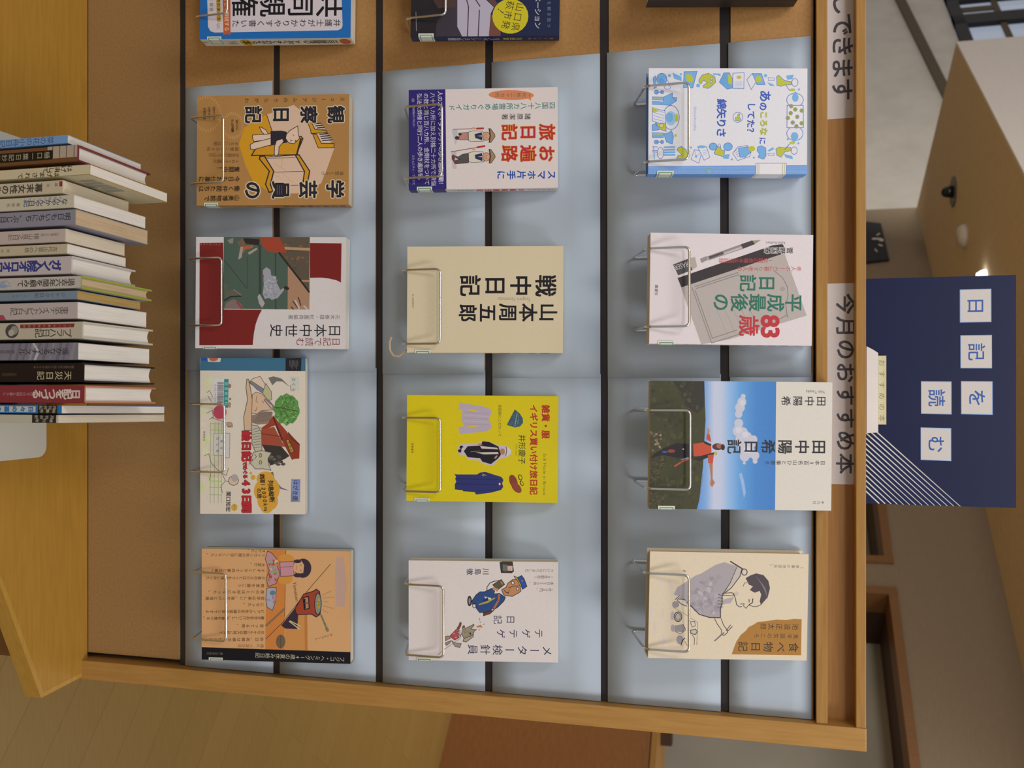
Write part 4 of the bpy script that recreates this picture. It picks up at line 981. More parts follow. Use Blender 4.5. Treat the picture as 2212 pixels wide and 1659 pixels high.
# --- white book with a meter reader
def art_meter(A):
    K = '#2b2a4c'; k2 = '#2a2228'
    A.T('メーター検針員', (2000, 1292), (885, 1272), 138, K, .004); A.T('テゲテゲ', (1895, 1066), (1245, 1072), 122, K, .004); A.T('日記', (1535, 888), (1205, 892), 118, K, .004)
    A.T('川島徹', (1188, 268), (875, 270), 88, K, .012)
    for t_, y, e_ in (('1件40円、', 505, 1790), ('本日250件、', 422, 1700), ('10年勤めて', 340, 1765), ('クビになりました', 256, 1640)): A.T(t_, (2012, y), (e_, y), 48, '#6c4c34')
    A.PO([(1318, 150), (1350, 140), (1480, 142), (1496, 265), (1470, 285), (1335, 282)], '#3a3434', 6, k2); A.P([(1355, 175), (1415, 180), (1410, 265), (1355, 255)], '#6a625c'); A.PO([(1412, 190), (1486, 192), (1484, 262), (1415, 258)], '#c6a698', 4, k2); A.L([(1430, 235), (1455, 240)], 5, '#8a3a2a')
    A.L([(1150, 530), (1150, 470), (1190, 415), (1240, 395), (1310, 385)], 10, k2)
    A.PO([(1225, 440), (1335, 372), (1380, 435), (1290, 505)], '#55513f', 6, k2); A.P([(1320, 400), (1340, 392), (1365, 430), (1345, 440)], '#b06a3c')
    A.PO([(955, 650), (1010, 570), (1060, 530), (1120, 530), (1215, 485), (1250, 520), (1240, 560), (1310, 550), (1388, 600), (1370, 650), (1290, 730), (1190, 792), (1055, 800), (1010, 740), (1005, 680), (960, 680)], '#2b4478', 6, k2)
    A.P([(1115, 590), (1200, 610), (1215, 640), (1130, 620)], '#cdbfbc'); A.P([(1100, 640), (1160, 600), (1170, 650), (1090, 650)], '#22305a')
    A.P([(1042, 690), (1140, 655), (1250, 605), (1258, 615), (1160, 675), (1050, 702)], '#a69a2a'); A.L([(1308, 565), (1300, 640), (1235, 755)], 24, '#b0623a')
    A.PO([(1105, 800), (1180, 785), (1235, 745), (1245, 765), (1190, 815), (1105, 842)], '#6a3a24', 5, k2); A.E(1222, 762, 12, 8, '#cdbfbc')
    A.E(1245, 490, 22, 22, '#b9805c'); A.E(1280, 505, 16, 22, '#b9805c')
    A.PO([(1340, 505), (1400, 470), (1420, 420), (1480, 375), (1545, 370), (1575, 440), (1590, 520), (1560, 545), (1530, 560), (1480, 590), (1390, 582), (1360, 560), (1350, 530)], '#b57c55', 6, k2)
    A.PO([(1548, 345), (1600, 320), (1630, 360), (1668, 460), (1610, 498)], '#2b4a94', 6, k2); A.PO([(1500, 325), (1545, 345), (1598, 450), (1580, 465), (1550, 390), (1510, 345)], '#a39628', 5, k2); A.E(1605, 390, 10, 10, '#b06a3c')
    A.EO(1485, 415, 18, 22, '#cdbfbc', 5, k2); A.EO(1545, 490, 16, 20, '#cdbfbc', 5, k2); A.L([(1430, 480), (1500, 455), (1560, 455)], 7, k2); A.L([(1375, 510), (1400, 540), (1430, 545)], 9, k2); A.L([(1440, 500), (1420, 560)], 5, k2)
    A.EO(925, 650, 26, 64, '#3a323a', 5, k2); A.E(925, 650, 12, 40, '#8a807c'); A.EO(985, 712, 22, 26, '#cdbfbc', 5, k2); A.L([(940, 690), (1000, 690)], 8, k2)
    for a in (((1050, 870), (1058, 895)), ((1058, 915), (1070, 930)), ((1100, 955), (1118, 945)), ((1040, 1025), (1058, 1022))): A.L(list(a), 6, k2)
    A.PO([(1012, 985), (1065, 960), (1088, 988)], '#c0803a', 4, '#8a5a2a')
    A.L([(520, 1345), (600, 1275), (810, 1130)], 7, '#7c7478')
    A.PO([(668, 1105), (750, 1020), (790, 1010), (810, 1110), (735, 1155)], '#a8464e', 5, k2); A.P([(745, 1105), (765, 1125), (740, 1130)], '#c0a030'); A.P([(720, 1055), (740, 1075), (715, 1078)], '#c0a030')
    for i in range(6): A.EO(790 + (i % 2) * 6, 1020 + i * 18, 10, 9, '#cdbfbc', 3, k2)
    A.PO([(835, 1020), (900, 990), (980, 950), (985, 965), (940, 1010), (1015, 1020), (985, 1040), (975, 1080), (930, 1140), (860, 1140), (820, 1080)], '#93846e', 5, k2); A.E(935, 1070, 10, 16, k2)
    A.PO([(850, 1135), (960, 1095), (970, 1080), (975, 1110), (880, 1180), (840, 1170)], '#a1937e', 5, k2)
    for i in range(24): A.E(random.uniform(845, 930), random.uniform(1010, 1120), 4, 3, '#5a4c3c')
    A.PO([(760, 1005), (790, 960), (800, 925), (820, 930), (815, 970), (790, 1010)], '#7a4a38', 4, k2); A.PO([(830, 1010), (840, 970), (860, 968), (865, 990)], '#7a4a38', 4, k2)
    A.PO([(612, 1110), (650, 1100), (680, 1130), (640, 1150), (610, 1165)], '#9a7a64', 4, k2); A.PO([(612, 1190), (650, 1175), (690, 1160), (670, 1195), (625, 1225)], '#9a7a64', 4, k2)
    A.PO([(690, 1160), (740, 1190), (820, 1200), (800, 1250), (740, 1240)], '#8d8478', 4, k2)
C8 = (860, 1190, 5.978)
facing_book('meter', C8, [(132, 122), (140, 1412), (2062, 1440), (2072, 145)], .017, 11, '#d0c1bd', art_meter,
            'white book with a cartoon man in blue uniform and a dog', pg='pages_cream')
holder('meter', C8, [(98, 445), (92, 1352), (580, 1362), (588, 440)], 'wire holder in front of the white book with the man in blue uniform', 3)

# --- white book bordered with blue and yellow drawings
def art_border(A):
    B, Y, K, W_ = '#6c9fd0', '#b2b02e', '#5672b8', '#d3cbd8'
    A.P([(115, 1296), (2066, 1288), (2066, 1480), (115, 1480)], '#6288c8')
    for i in range(150): A.L([(120 + i * 13, 1296), (120 + i * 13, 1410)], 2.6, '#8fb0d8')
    for y in (1312, 1330, 1348, 1366, 1384): A.L([(115, y), (2062, y)], 2.6, '#8fb0d8')
    A.PO([(1435, 1265), (1810, 1265), (1805, 1470), (1435, 1470)], '#d6cdd2', 4, K)
    for x in (1452, 1472, 1762, 1785): A.L([(x, 1268), (x, 1470)], 5, '#9a9a3c')
    A.EO(862, 1362, 38, 36, B, 5, '#9a9a3c')
    D = '#2c4fa8'
    A.T('あ', (1545, 375), (1545, 505), 150, D, .03); A.T('の', (1522, 510), (1522, 625), 105, D, .04); A.T('ころな', (1530, 620), (1528, 925), 100, '#a5a43c', .05); A.T('に', (1515, 935), (1515, 1040), 90, D, .03)
    A.T('してた？', (1380, 515), (1365, 935), 105, D, .035); A.T('綿矢りさ', (1012, 478), (1008, 945), 125, D, .035); A.W('Shinchosha', (690, 568), (690, 862), 46, '#7a8cc0')
    A.EO(1213, 700, 60, 62, W_, 5, K); A.PO([(1215, 655), (1235, 660), (1230, 700), (1252, 725), (1235, 745), (1185, 738), (1180, 700), (1205, 700)], Y, 4, K)
    # sweet at the head
    A.EO(1912, 490, 102, 84, W_, 6, K); A.EO(1912, 900, 100, 86, W_, 6, K); A.E(1915, 460, 40, 52, B); A.E(1908, 935, 46, 52, B); A.P([(1870, 420), (1915, 385), (1955, 415)], B); A.P([(1865, 975), (1900, 1010), (1940, 980)], B)
    A.PO([(1815, 555), (2012, 555), (2016, 828), (1815, 828)], '#d8d0d4', 6, K)
    for x, y in ((1865, 565), (1915, 605), (1995, 620), (1860, 650), (1940, 695), (1825, 710), (1885, 765), (1995, 775), (1930, 812)): A.EO(x, y, 24, 24, '#9a9a44', 3, K); A.E(x, y, 11, 11, '#7e8440')
    # left hand border
    A.EO(280, 230, 62, 72, B, 5, K); A.E(278, 255, 38, 30, '#5c8cc4'); A.PO([(175, 215), (205, 190), (215, 330), (185, 345)], B, 5, K); A.L([(330, 205), (380, 300)], 6, K); A.EO(350, 330, 40, 22, W_, 4, K)
    A.P([(410, 150), (520, 200), (525, 255), (430, 225)], B); A.E(375, 188, 18, 18, B); A.E(515, 172, 14, 14, B)
    A.PO([(552, 140), (712, 138), (660, 340), (545, 335)], B, 5, K); A.P([(575, 170), (640, 175), (672, 240), (645, 275), (585, 250)], Y)
    A.PO([(735, 240), (775, 180), (850, 160), (930, 200), (940, 270), (890, 320), (850, 345), (790, 335), (785, 310), (840, 275), (790, 245), (760, 290), (735, 270)], Y, 5, K); A.EO(892, 225, 12, 16, W_, 4, K); A.EO(885, 262, 12, 16, W_, 4, K)
    A.P([(905, 160), (1000, 165), (1000, 200), (960, 180), (915, 182)], B); A.E(725, 310, 24, 22, B)
    A.PO([(985, 270), (1040, 155), (1110, 155), (1145, 230), (1150, 340), (1080, 355)], '#5f97c8', 5, K); A.P([(1085, 180), (1115, 170), (1145, 240), (1135, 310), (1095, 280)], Y)
    A.PO([(1150, 160), (1288, 155), (1285, 350), (1150, 345)], W_, 5, K); A.E(1225, 210, 30, 22, '#b8a85c')
    for i in range(5): A.L([(1170, 265 + i * 16), (1268, 262 + i * 17)], 4, '#8a9acc')
    A.PO([(1320, 240), (1385, 165), (1440, 260), (1375, 360)], W_, 5, K); A.PO([(1390, 165), (1500, 165), (1545, 300), (1445, 300)], B, 5, K); A.E(1465, 235, 42, 40, Y); A.E(1550, 190, 20, 20, B)
    A.PO([(1580, 215), (1660, 220), (1655, 250), (1585, 250)], W_, 4, K); A.P([(1570, 270), (1640, 295), (1665, 315), (1610, 318)], B)
    A.PO([(1685, 200), (1715, 188), (1780, 250), (1870, 265), (1870, 300), (1790, 305), (1740, 322), (1690, 310)], Y, 5, K); A.P([(1800, 190), (1895, 180), (1880, 235), (1815, 240)], B); A.EO(1910, 275, 38, 48, W_, 5, K); A.E(1880, 365, 36, 18, Y); A.L([(1800, 305), (1845, 375)], 8, K)
    # foot
    A.PO([(165, 445), (465, 455), (460, 500), (165, 480)], B, 4, K); A.L([(175, 470), (290, 475)], 12, Y); A.PO([(165, 500), (290, 510), (290, 545), (165, 540)], B, 4, K)
    A.PO([(300, 450), (370, 420), (412, 400), (410, 450), (455, 500), (380, 550), (300, 545)], B, 5, K)
    A.EO(395, 700, 100, 148, W_, 6, K); A.E(390, 710, 66, 88, '#8fb2da'); A.E(375, 700, 44, 60, B); A.E(462, 705, 22, 52, Y)
    A.PO([(165, 580), (230, 600), (320, 620), (330, 780), (240, 770), (165, 740)], W_, 5, K)
    for i in range(4): A.L([(180, 600 + i * 38), (310, 640 + i * 36)], 6, '#7a96d0')
    A.P([(165, 565), (240, 625), (170, 640)], Y); A.PO([(205, 765), (330, 770), (335, 870), (265, 845)], Y, 5, K); A.EO(278, 800, 24, 26, '#c9c060', 4, K)
    A.PO([(165, 790), (205, 775), (250, 850), (165, 860)], B, 5, K); A.PO([(165, 885), (300, 890), (300, 945), (165, 945)], B, 5, K); A.L([(170, 900), (300, 902)], 12, Y)
    A.PO([(305, 900), (360, 890), (400, 860), (425, 930), (410, 1025), (340, 1000)], B, 5, K); A.E(450, 920, 14, 20, Y)
    for y in (390, 1000): A.EO(215, y, 26, 24, B, 5, K); A.EO(285, y, 18, 20, B, 5, K); A.L([(215, y), (285, y)], 9, K)
    # right hand border
    for x in (190, 235): A.L([(165, 1060 + (x - 190)), (165 + 60, 1060 + (x - 190))], 8, K)
    A.L([(180, 1050), (190, 1210)], 12, B); A.L([(165, 1120), (230, 1125)], 10, B); A.EO(265, 1135, 38, 70, W_, 5, K)
    for i in range(4): A.L([(310, 1065 + i * 32), (440, 1062 + i * 32)], 20, B)
    A.PO([(480, 1070), (520, 1055), (580, 1095), (605, 1180), (560, 1205), (465, 1200), (480, 1165), (530, 1160), (470, 1100)], Y, 5, K)
    A.PO([(680, 1095), (775, 1115), (735, 1262), (640, 1215)], W_, 5, K); A.L([(682, 1097), (705, 1180), (772, 1117)], 4, K); A.E(702, 1178, 15, 18, B)
    A.PO([(720, 1060), (830, 1060), (870, 1190), (800, 1225)], W_, 5, K)
    for i in range(3): A.L([(775 + i * 8, 1110 + i * 22), (830, 1105 + i * 22)], 4, '#8a9acc')
    A.E(770, 1060, 50, 18, B); A.EO(910, 1058, 48, 44, B, 5, K); A.EO(1092, 1060, 54, 48, B, 5, K); A.PO([(965, 1060), (1000, 1055), (1010, 1100), (1055, 1110), (1040, 1185), (930, 1150), (925, 1130)], Y, 5, K); A.EO(985, 1045, 16, 18, W_, 4, K); A.P([(1030, 1160), (1115, 1150), (1100, 1210), (1035, 1205)], B)
    A.PO([(1150, 1140), (1210, 1065), (1330, 1045), (1380, 1110), (1360, 1180), (1210, 1230)], W_, 5, K); A.PO([(1220, 1080), (1330, 1060), (1370, 1130), (1300, 1190), (1240, 1190)], B, 5, K); A.E(1385, 1085, 42, 32, Y)
    for i in range(4): A.L([(1170 + 12 * i, 1120 + 20 * i), (1210 + 10 * i, 1090 + 26 * i)], 5, K)
    A.PO([(1455, 1065), (1500, 1048), (1555, 1075), (1560, 1170), (1530, 1215), (1460, 1190), (1480, 1150), (1450, 1110)], B, 5, K)
    A.P([(1575, 1110), (1640, 1065), (1660, 1090), (1600, 1120)], B); A.PO([(1580, 1145), (1660, 1140), (1655, 1170), (1590, 1170)], W_, 4, K)
    A.PO([(1680, 1090), (1720, 1065), (1780, 1075), (1860, 1070), (1870, 1110), (1790, 1125), (1745, 1190), (1690, 1165)], Y, 5, K); A.EO(1905, 1110, 36, 46, W_, 5, K); A.P([(1780, 1150), (1880, 1175), (1890, 1215), (1800, 1195)], B); A.E(1880, 1015, 36, 18, Y); A.L([(1790, 1095), (1845, 1030)], 10, K)
    for x, y in ((640, 1070), (1140, 1215), (1410, 1195), (1960, 360), (1955, 1020), (1825, 970)): A.E(x, y, 13, 13, B)
C9 = (1380, 130, 5.672)
def sp_border(S, th, hh):
    for i in range(70): S.L([(i * hh / 70, 0), (i * hh / 70, th)], .35, '#8fb0d8')
    S.P([(hh * .675, 0), (hh * .868, 0), (hh * .868, th), (hh * .675, th)], '#d6cdd2')
    for f in (.683, .692, .845, .856): S.L([(hh * f, 0), (hh * f, th)], .5, '#9a9a3c')
facing_book('border', C9, [(120, 95), (115, 1392), (2062, 1402), (2062, 103)], .021, 14, '#d3cbd8', art_border,
            'white book bordered by small blue and yellow drawings', hard=True, spine=sp_border, spine_col='#6288c8')
holder('border', C9, [(112, 297), (122, 1228), (615, 1225), (608, 295)], 'wire holder in front of the book bordered by blue and yellow drawings', 5)

# --- white book with grey notebook, green and red title
def art_note(A):
    A.P([(515, 745), (1785, 320), (2055, 1085), (1500, 1255), (1100, 1382), (762, 1470)], '#a89a95')
    A.P([(475, 630), (1000, 448), (1540, 262), (1640, 225), (1760, 210), (1780, 235), (1745, 335), (1100, 550), (520, 745)], '#2a2226')
    for a, b in (((650, 745), (890, 1425)), ((690, 780), (900, 1370)), ((890, 1425), (1350, 1275)), ((900, 1365), (1200, 1265)), ((700, 760), (1230, 585)), ((690, 735), (1220, 560)), ((1660, 540), (1760, 620)), ((1760, 620), (1815, 720)), ((1815, 720), (1830, 830)),
                 ((1830, 830), (1800, 960)), ((1800, 960), (1820, 1110)), ((1700, 1140), (1810, 1080))): A.L([a, b], 7, '#6e6462')
    for i in range(5): A.L([(940 + 90 * i, 980 - 28 * i), (1090 + 90 * i, 1340 - 30 * i)], 3, '#988a86')
    A.E(1570, 680, 28, 34, '#988a86'); A.E(1760, 760, 30, 28, '#988a86')
    A.P([(420, 465), (598, 395), (662, 530), (482, 597)], '#454245'); A.P([(600, 392), (690, 372), (715, 490), (665, 525)], '#a5978c'); A.T('ERASER', (505, 545), (505, 425), 2, '#454245')
    A.W('ERASER', (640, 455), (440, 505), 92, '#b9b1ae')
    A.P([(748, 395), (830, 360), (850, 405), (770, 445)], '#8d7f80'); A.P([(835, 365), (1250, 215), (1390, 168), (1430, 205), (1290, 265), (860, 412)], '#8a7b7c'); A.P([(1250, 215), (1392, 165), (1425, 212), (1280, 268)], '#3c3338'); A.P([(860, 365), (1030, 305), (1040, 330), (870, 395)], '#4a4044'); A.P([(1040, 320), (1260, 240), (1270, 262), (1050, 340)], '#b3a6a6'); A.P([(1392, 168), (1500, 160), (1428, 208)], '#8f8672')
    G = '#1c6250'; R = '#b02630'
    A.T('日記', (1685, 690), (1215, 690), 215, G, .025); A.T('平成最後の', (2005, 930), (895, 926), 225, G, .02)
    A.T('83', (1612, 1085), (1612, 1362), 305, R, .035); A.T('歳', (1475, 1212), (1216, 1210), 265, R, .02)
    A.T('老人ホームに暮らす老人の', (1995, 512), (1205, 516), 66, '#b23a40'); A.T('1年間の赤裸々生活記録', (1645, 412), (978, 416), 66, '#b23a40')
    for c, bo in (('#d0c2c2', .08), ('#1e1c22', .02)): A.T('菅野国春', (1895, 288), (1530, 290), 82, c, bo)
    A.W('Kanno Kuniharu', (1795, 198), (1560, 196), 50, '#55494c'); A.T('展望社', (215, 712), (214, 845), 42, '#33303a', .02)
C10 = (1380, 490, 5.672)
def sp_note(S, th, hh):
    S.T('平成最後の日記', (hh - 8, th / 2), (hh - 105, th / 2), 11, '#b02630', .02); S.T('菅野国春', (hh - 112, th / 2), (hh - 145, th / 2), 7, '#33303a')
facing_book('note', C10, [(145, 75), (125, 1435), (2115, 1455), (2140, 98)], .022, 15, '#d0c0c2', art_note,
            'white book with a grey notebook picture and green and red title', spine=sp_note, pg='pages_cream')
holder('note', C10, [(122, 256), (122, 1216), (614, 1222), (625, 255)], 'wire holder in front of the book with the grey notebook picture', 5)

# --- white book with a mountain photograph
def art_mount(A):
    f = lambda x: (x, 66); g = lambda x: (x, 1430)
    bands = ((1466, '#3a72b4'), (1250, '#3f79ba'), (1080, '#5a90c8'), (960, '#8aa8d2'), (880, '#b3b6cc'), (800, '#b8b8cc'), (720, '#7a9ccb'), (640, '#5f8cc8'), (560, '#5f8cc8'))
    for (xa, ca), (xb, cb_) in zip(bands, bands[1:]):
        s_ = lambda x, y: x - (30 * (x - 560) / 900 if y else 0)
        A.G([(s_(xb, 0), 60), (s_(xb, 1), 1440), (s_(xa, 1), 1440), (s_(xa, 0), 60)], [cb_, cb_, ca, ca])
    for c, r in (((1110, 230), 26), ((1095, 290), 48), ((1075, 350), 52), ((1060, 420), 40), ((1060, 520), 48), ((1050, 600), 56), ((1100, 620), 58), ((1080, 680), 56), ((1150, 660), 48), ((1215, 690), 42), ((1180, 730), 60), ((1110, 780), 60), ((1170, 820), 62), ((1230, 860), 46), ((1120, 870), 52), ((1230, 920), 26), ((1115, 940), 16)):
        A.E(c[0], c[1], r, r * 1.05, '#b9b4c2')
    for c, r in (((1100, 300), 30), ((1060, 590), 36), ((1130, 640), 34), ((1150, 800), 40)): A.E(c[0], c[1], r, r, '#c6bfc8')
    A.P([(1060, 1060), (1085, 1040), (1110, 1120), (1130, 1250), (1110, 1310), (1090, 1200)], '#8fa6cf')
    A.P([(115, 60), (695, 62), (700, 300), (708, 480), (690, 760), (680, 980), (655, 1180), (640, 1330), (615, 1440), (110, 1440)], '#39381f')
    A.P([(360, 62), (695, 62), (700, 330), (620, 420), (490, 330), (430, 190)], '#29271f')
    for i in range(160):
        x, y = random.uniform(130, 640), random.uniform(80, 1420)
        A.E(x, y, random.uniform(8, 26), random.uniform(8, 30), random.choice(['#3f3f24', '#35351e', '#45442a', '#302f1c']) if x < 640 - (y - 700) * .05 else '#35351e')
    for i in range(90):
        x, y = random.uniform(118, 270), random.uniform(850, 1420); A.E(x, y, 9, 9, random.choice(['#231f18', '#4a3c2c', '#5a4434', '#2c2a1a']))
    for i in range(26):
        x, y = random.uniform(120, 240), random.uniform(620, 820); A.E(x, y, 14, 12, random.choice(['#6a5648', '#8a7666', '#4a3a30']))
    A.L([(680, 1060), (640, 1330)], 6, '#6a6c70')
    A.P([(118, 900), (180, 840), (260, 790), (400, 735), (560, 745), (575, 890), (400, 890), (250, 860)], '#17151a'); A.E(345, 820, 40, 18, '#8a3a30'); A.E(275, 830, 30, 12, '#3a4a80')
    A.P([(575, 742), (700, 722), (765, 742), (770, 830), (720, 868), (580, 872)], '#b8452a'); A.P([(680, 705), (770, 745), (760, 765), (690, 735)], '#211c1e'); A.P([(570, 900), (620, 880), (760, 840), (800, 830), (790, 860), (640, 925)], '#1f1b1c')
    A.P([(715, 690), (722, 640), (752, 640), (768, 720), (735, 705)], '#b8452a'); A.P([(720, 640), (728, 590), (720, 568), (738, 572), (752, 600), (745, 640)], '#b07a5c')
    A.P([(730, 860), (795, 850), (782, 950), (735, 945)], '#b8452a'); A.P([(745, 950), (782, 950), (780, 1110), (805, 1150), (775, 1195), (752, 1170), (762, 1100)], '#a86a4c')
    A.E(835, 770, 58, 36, '#4a2620'); A.E(855, 762, 34, 26, '#9a5a48'); A.E(890, 775, 22, 32, '#2c1a1a'); A.E(815, 842, 16, 20, '#b8a43a')
    A.L([(380, 980), (450, 935), (530, 895)], 17, '#b05038'); A.L([(450, 910), (520, 888)], 9, '#6a84b8'); A.E(470, 798, 10, 8, '#b0a060')
    K = '#1f2024'
    A.T('田中陽希', (2008, 275), (1502, 275), 108, K, .012); A.T('田中陽希日記', (2000, 765), (918, 768), 158, K, .02); A.T('日本3百名山ひと筆書き', (1978, 933), (1332, 936), 54, '#3a3a40', .01)
    A.W('Yoki Tanaka', (1988, 178), (1785, 174), 44, K); A.T('平凡社', (1958, 1350), (1832, 1352), 38, '#3a3a40')
C11 = (1380, 810, 4.9156)
facing_book('mount', C11, [(118, 68), (114, 1426), (2028, 1434), (2070, 70)], .014, 14, '#cbbfb5', art_mount,
            'tall book with a photograph of a hiker in orange spreading the arms', spine_col='#cbbfb5', pg='pages_tan', gap=.011)
holder('mount', C11, [(112, 376), (112, 1212), (545, 1212), (546, 376)], 'wire holder in front of the tall book with the hiker', 5)

# --- cream book with a brush drawing of an eating person
def art_eat(A):
    K = '#3a3038'; g1, g2 = '#9c8f93', '#8b8086'
    for i in range(16): A.E(random.uniform(150, 420), random.uniform(420, 1250), 20, 70, random.choice(['#cbb8a8', '#c6b4a6']), 0)
    A.P([(430, 620), (470, 540), (600, 460), (690, 395), (760, 370), (940, 260), (1050, 225), (1210, 275), (1150, 430), (1100, 540), (1020, 635), (1015, 760), (998, 905), (860, 905), (715, 850), (640, 765), (560, 740), (470, 690)], g1)
    for i in range(60):
        x, y = random.uniform(640, 980), random.uniform(380, 850)
        if y > 900 - x * .55: A.E(x, y, random.uniform(18, 44), random.uniform(14, 34), random.choice([g2, '#a3979b', '#948890', '#ab9fa2']), random.random() * 3)
    A.P([(1200, 270), (1262, 310), (1240, 400), (1060, 600), (1120, 470)], '#b5a69f'); A.P([(1015, 690), (1170, 650), (1120, 730), (1015, 745)], '#a0949a')
    A.L([(1125, 215), (1190, 255), (1280, 310)], 16, K); A.L([(1205, 280), (1120, 480), (1030, 615)], 8, K); A.L([(1262, 315), (1240, 400), (1130, 545), (1025, 625)], 10, K); A.EO(1295, 345, 34, 38, '#c9b8ac', 8, K)
    A.L([(1020, 610), (1140, 600), (1175, 640), (1025, 632)], 8, K); A.L([(1020, 640), (1015, 740), (995, 800), (998, 905)], 12, K); A.L([(590, 720), (660, 790), (740, 870), (860, 905), (998, 908)], 12, K)
    for i in range(5): A.L([(970 - i * 2, 620 + i * 40), (1030, 640 + i * 34)], 7, K)
    A.P([(1310, 420), (1370, 385), (1440, 360), (1530, 380), (1590, 450), (1608, 540), (1580, 650), (1495, 748), (1480, 700), (1500, 620), (1480, 575), (1420, 598), (1360, 565), (1400, 520), (1350, 500)], '#443a40')
    for i in range(12): A.L([(1440 + i * 10, 400 + i * 12), (1520 + i * 5, 500 + i * 15)], 5, '#75696a')
    A.L([(1160, 605), (1185, 680), (1195, 745), (1230, 775), (1260, 768)], 9, K); A.L([(1240, 740), (1290, 735), (1280, 760), (1310, 790), (1345, 750), (1400, 768), (1450, 765), (1495, 745)], 7, K)
    A.L([(1350, 680), (1350, 715)], 9, K); A.L([(1395, 672), (1390, 720), (1350, 745)], 11, K); A.L([(1280, 520), (1295, 480), (1330, 475)], 6, K); A.E(1200, 610, 22, 26, '#b8a79c')
    A.L([(925, 920), (960, 990), (1010, 1060), (1005, 1095)], 9, K); A.L([(1005, 920), (1035, 1000), (1080, 1060), (1085, 1080), (1060, 1110)], 9, K); A.L([(1005, 1095), (1030, 1125), (1060, 1110)], 8, K)
    A.P([(910, 1195), (1000, 1110), (1040, 1080), (1045, 1095), (930, 1195)], '#6a6066'); A.L([(1065, 1065), (1120, 995)], 9, K); A.L([(1080, 1075), (1140, 1015)], 9, K)
    A.P([(440, 640), (500, 640), (560, 690), (585, 770), (560, 775), (470, 700)], '#c9b8ac')
    for i in range(5): A.L([(445 + i * 22, 690), (500 + i * 18, 640 + i * 14)], 8, K)
    A.L([(470, 700), (520, 745), (585, 770)], 9, K); A.E(450, 750, 42, 40, '#8b8086'); A.E(410, 890, 24, 55, '#a89a98'); A.EO(478, 900, 46, 58, '#c9b8a8', 8, K); A.EO(478, 900, 30, 42, '#b0a096', 5, K)
    A.P([(430, 1010), (540, 990), (570, 1040), (540, 1090), (440, 1080)], '#8b8086'); A.L([(440, 1080), (510, 1110), (570, 1060), (540, 990)], 6, K); A.E(415, 1040, 26, 45, '#9c8f90')
    A.PO([(630, 960), (680, 955), (690, 1010), (650, 1025)], '#c9b8ac', 5, K); A.PO([(630, 1065), (690, 1050), (715, 1080), (690, 1115), (635, 1105)], '#b5a79f', 7, K); A.L([(650, 1120), (680, 1160), (675, 1240)], 7, K); A.E(500, 1180, 42, 55, '#8b8086'); A.L([(515, 1245), (530, 1190), (560, 1160)], 12, K); A.L([(560, 1200), (590, 1250)], 6, K)
    A.L([(415, 780), (590, 885), (720, 970), (705, 1240)], 3, K)
    A.P([(1992, 918), (1978, 1358), (1130, 1352), (1160, 1270), (1190, 1195), (1245, 1115), (1310, 1060), (1340, 1020), (1400, 990), (1455, 955), (1560, 945), (1680, 925), (1800, 928), (1900, 915)], '#9e6a26')
    A.T('池波正太郎', (1962, 1012), (1468, 1010), 84, '#2c2016', .0); A.T('鬼平誕生のころ', (1955, 1128), (1395, 1122), 66, '#3c2c1a'); A.T('食べ物日記', (1962, 1262), (1190, 1256), 128, '#241a12', .006)
    A.T('（食事の池波氏）', (2030, 272), (1600, 268), 46, '#5a4e4a'); A.L([(540, 330), (575, 338)], 6, K); A.L([(545, 345), (570, 350)], 5, K)
C12 = (1380, 1175, 5.672)
facing_book('eat', C12, [(137, 100), (112, 1405), (2045, 1422), (2092, 115)], .024, 15, '#cdb8a0', art_eat,
            'cream book with a drawing of a person eating, ochre corner', hard=True, spine_col='#cdb8a0', pg='pages_tan', libr=False)
holder('eat', C12, [(110, 372), (110, 1308), (604, 1305), (625, 370)], 'wire holder in front of the cream book with the person eating', 5)

# --- blue law book, cut by the picture edge
def art_law(A):
    B = '#1d62a8'
    A.P([(262, -840), (1866, -900), (1866, 280), (1850, 315), (1810, 335), (340, 415), (290, 400), (262, 350)], '#c9b9be')
    A.T('共同親権', (1880, 20), (540, 52), 335, '#17151c', .015); A.T('弁護士がわかりやすく書いた', (1850, 245), (545, 300), 92, '#33303a', .01)
    A.P([(462, -860), (565, -864), (530, 432), (490, 428), (445, 438)], '#b9532c'); A.T('手続きの流れをやさしく解説する', (500, -480), (487, 395), 62, '#dccbb4')
    A.P([(378, -850), (425, -852), (418, 285), (370, 285)], '#b99428'); A.T('親権・養育費・面会交流の決め方', (400, -560), (394, 275), 48, '#2c2620', .02); A.T('など、', (388, 300), (386, 400), 44, '#4a444a'); A.T('図解で丁寧に解説', (318, -300), (308, 170), 50, '#4a444a')
C13 = (400, 0, 5.53)
def sp_law(S, th, hh):
    S.T('共同親権のことがよくわかる', (hh - 20, th / 2), (66, th / 2), 12, '#33303a', .02)
    S.E(hh - 10, th / 2, 7.5, th * .36, '#b0583c'); S.E(58, th / 2, 8, th * .44, '#c0982c'); S.T('本', (66, th / 2), (50, th / 2), 13, '#2a241c', .03); S.T('弁護士', (46, th / 2 - 3), (34, th / 2 - 3), 5, '#6a646a'); S.T('大貫憲介', (46, th / 2 + 3), (32, th / 2 + 3), 5, '#6a646a'); S.T('出版', (6, th / 2 - 2), (1, th / 2 - 2), 5, '#6a646a')
facing_book('law', C13, [(205, -750), (158, 505), (1956, 418), (2010, -830)], .025, 11, '#1d62a8', art_law,
            'blue framed white book, cut off by the edge of the photo', spine=sp_law, spine_col='#cbbfae', pg='pages_white')
holder('law', C13, [(140, -430), (98, 195), (485, 165), (520, -450)], 'wire holder in front of the blue framed book', 1)

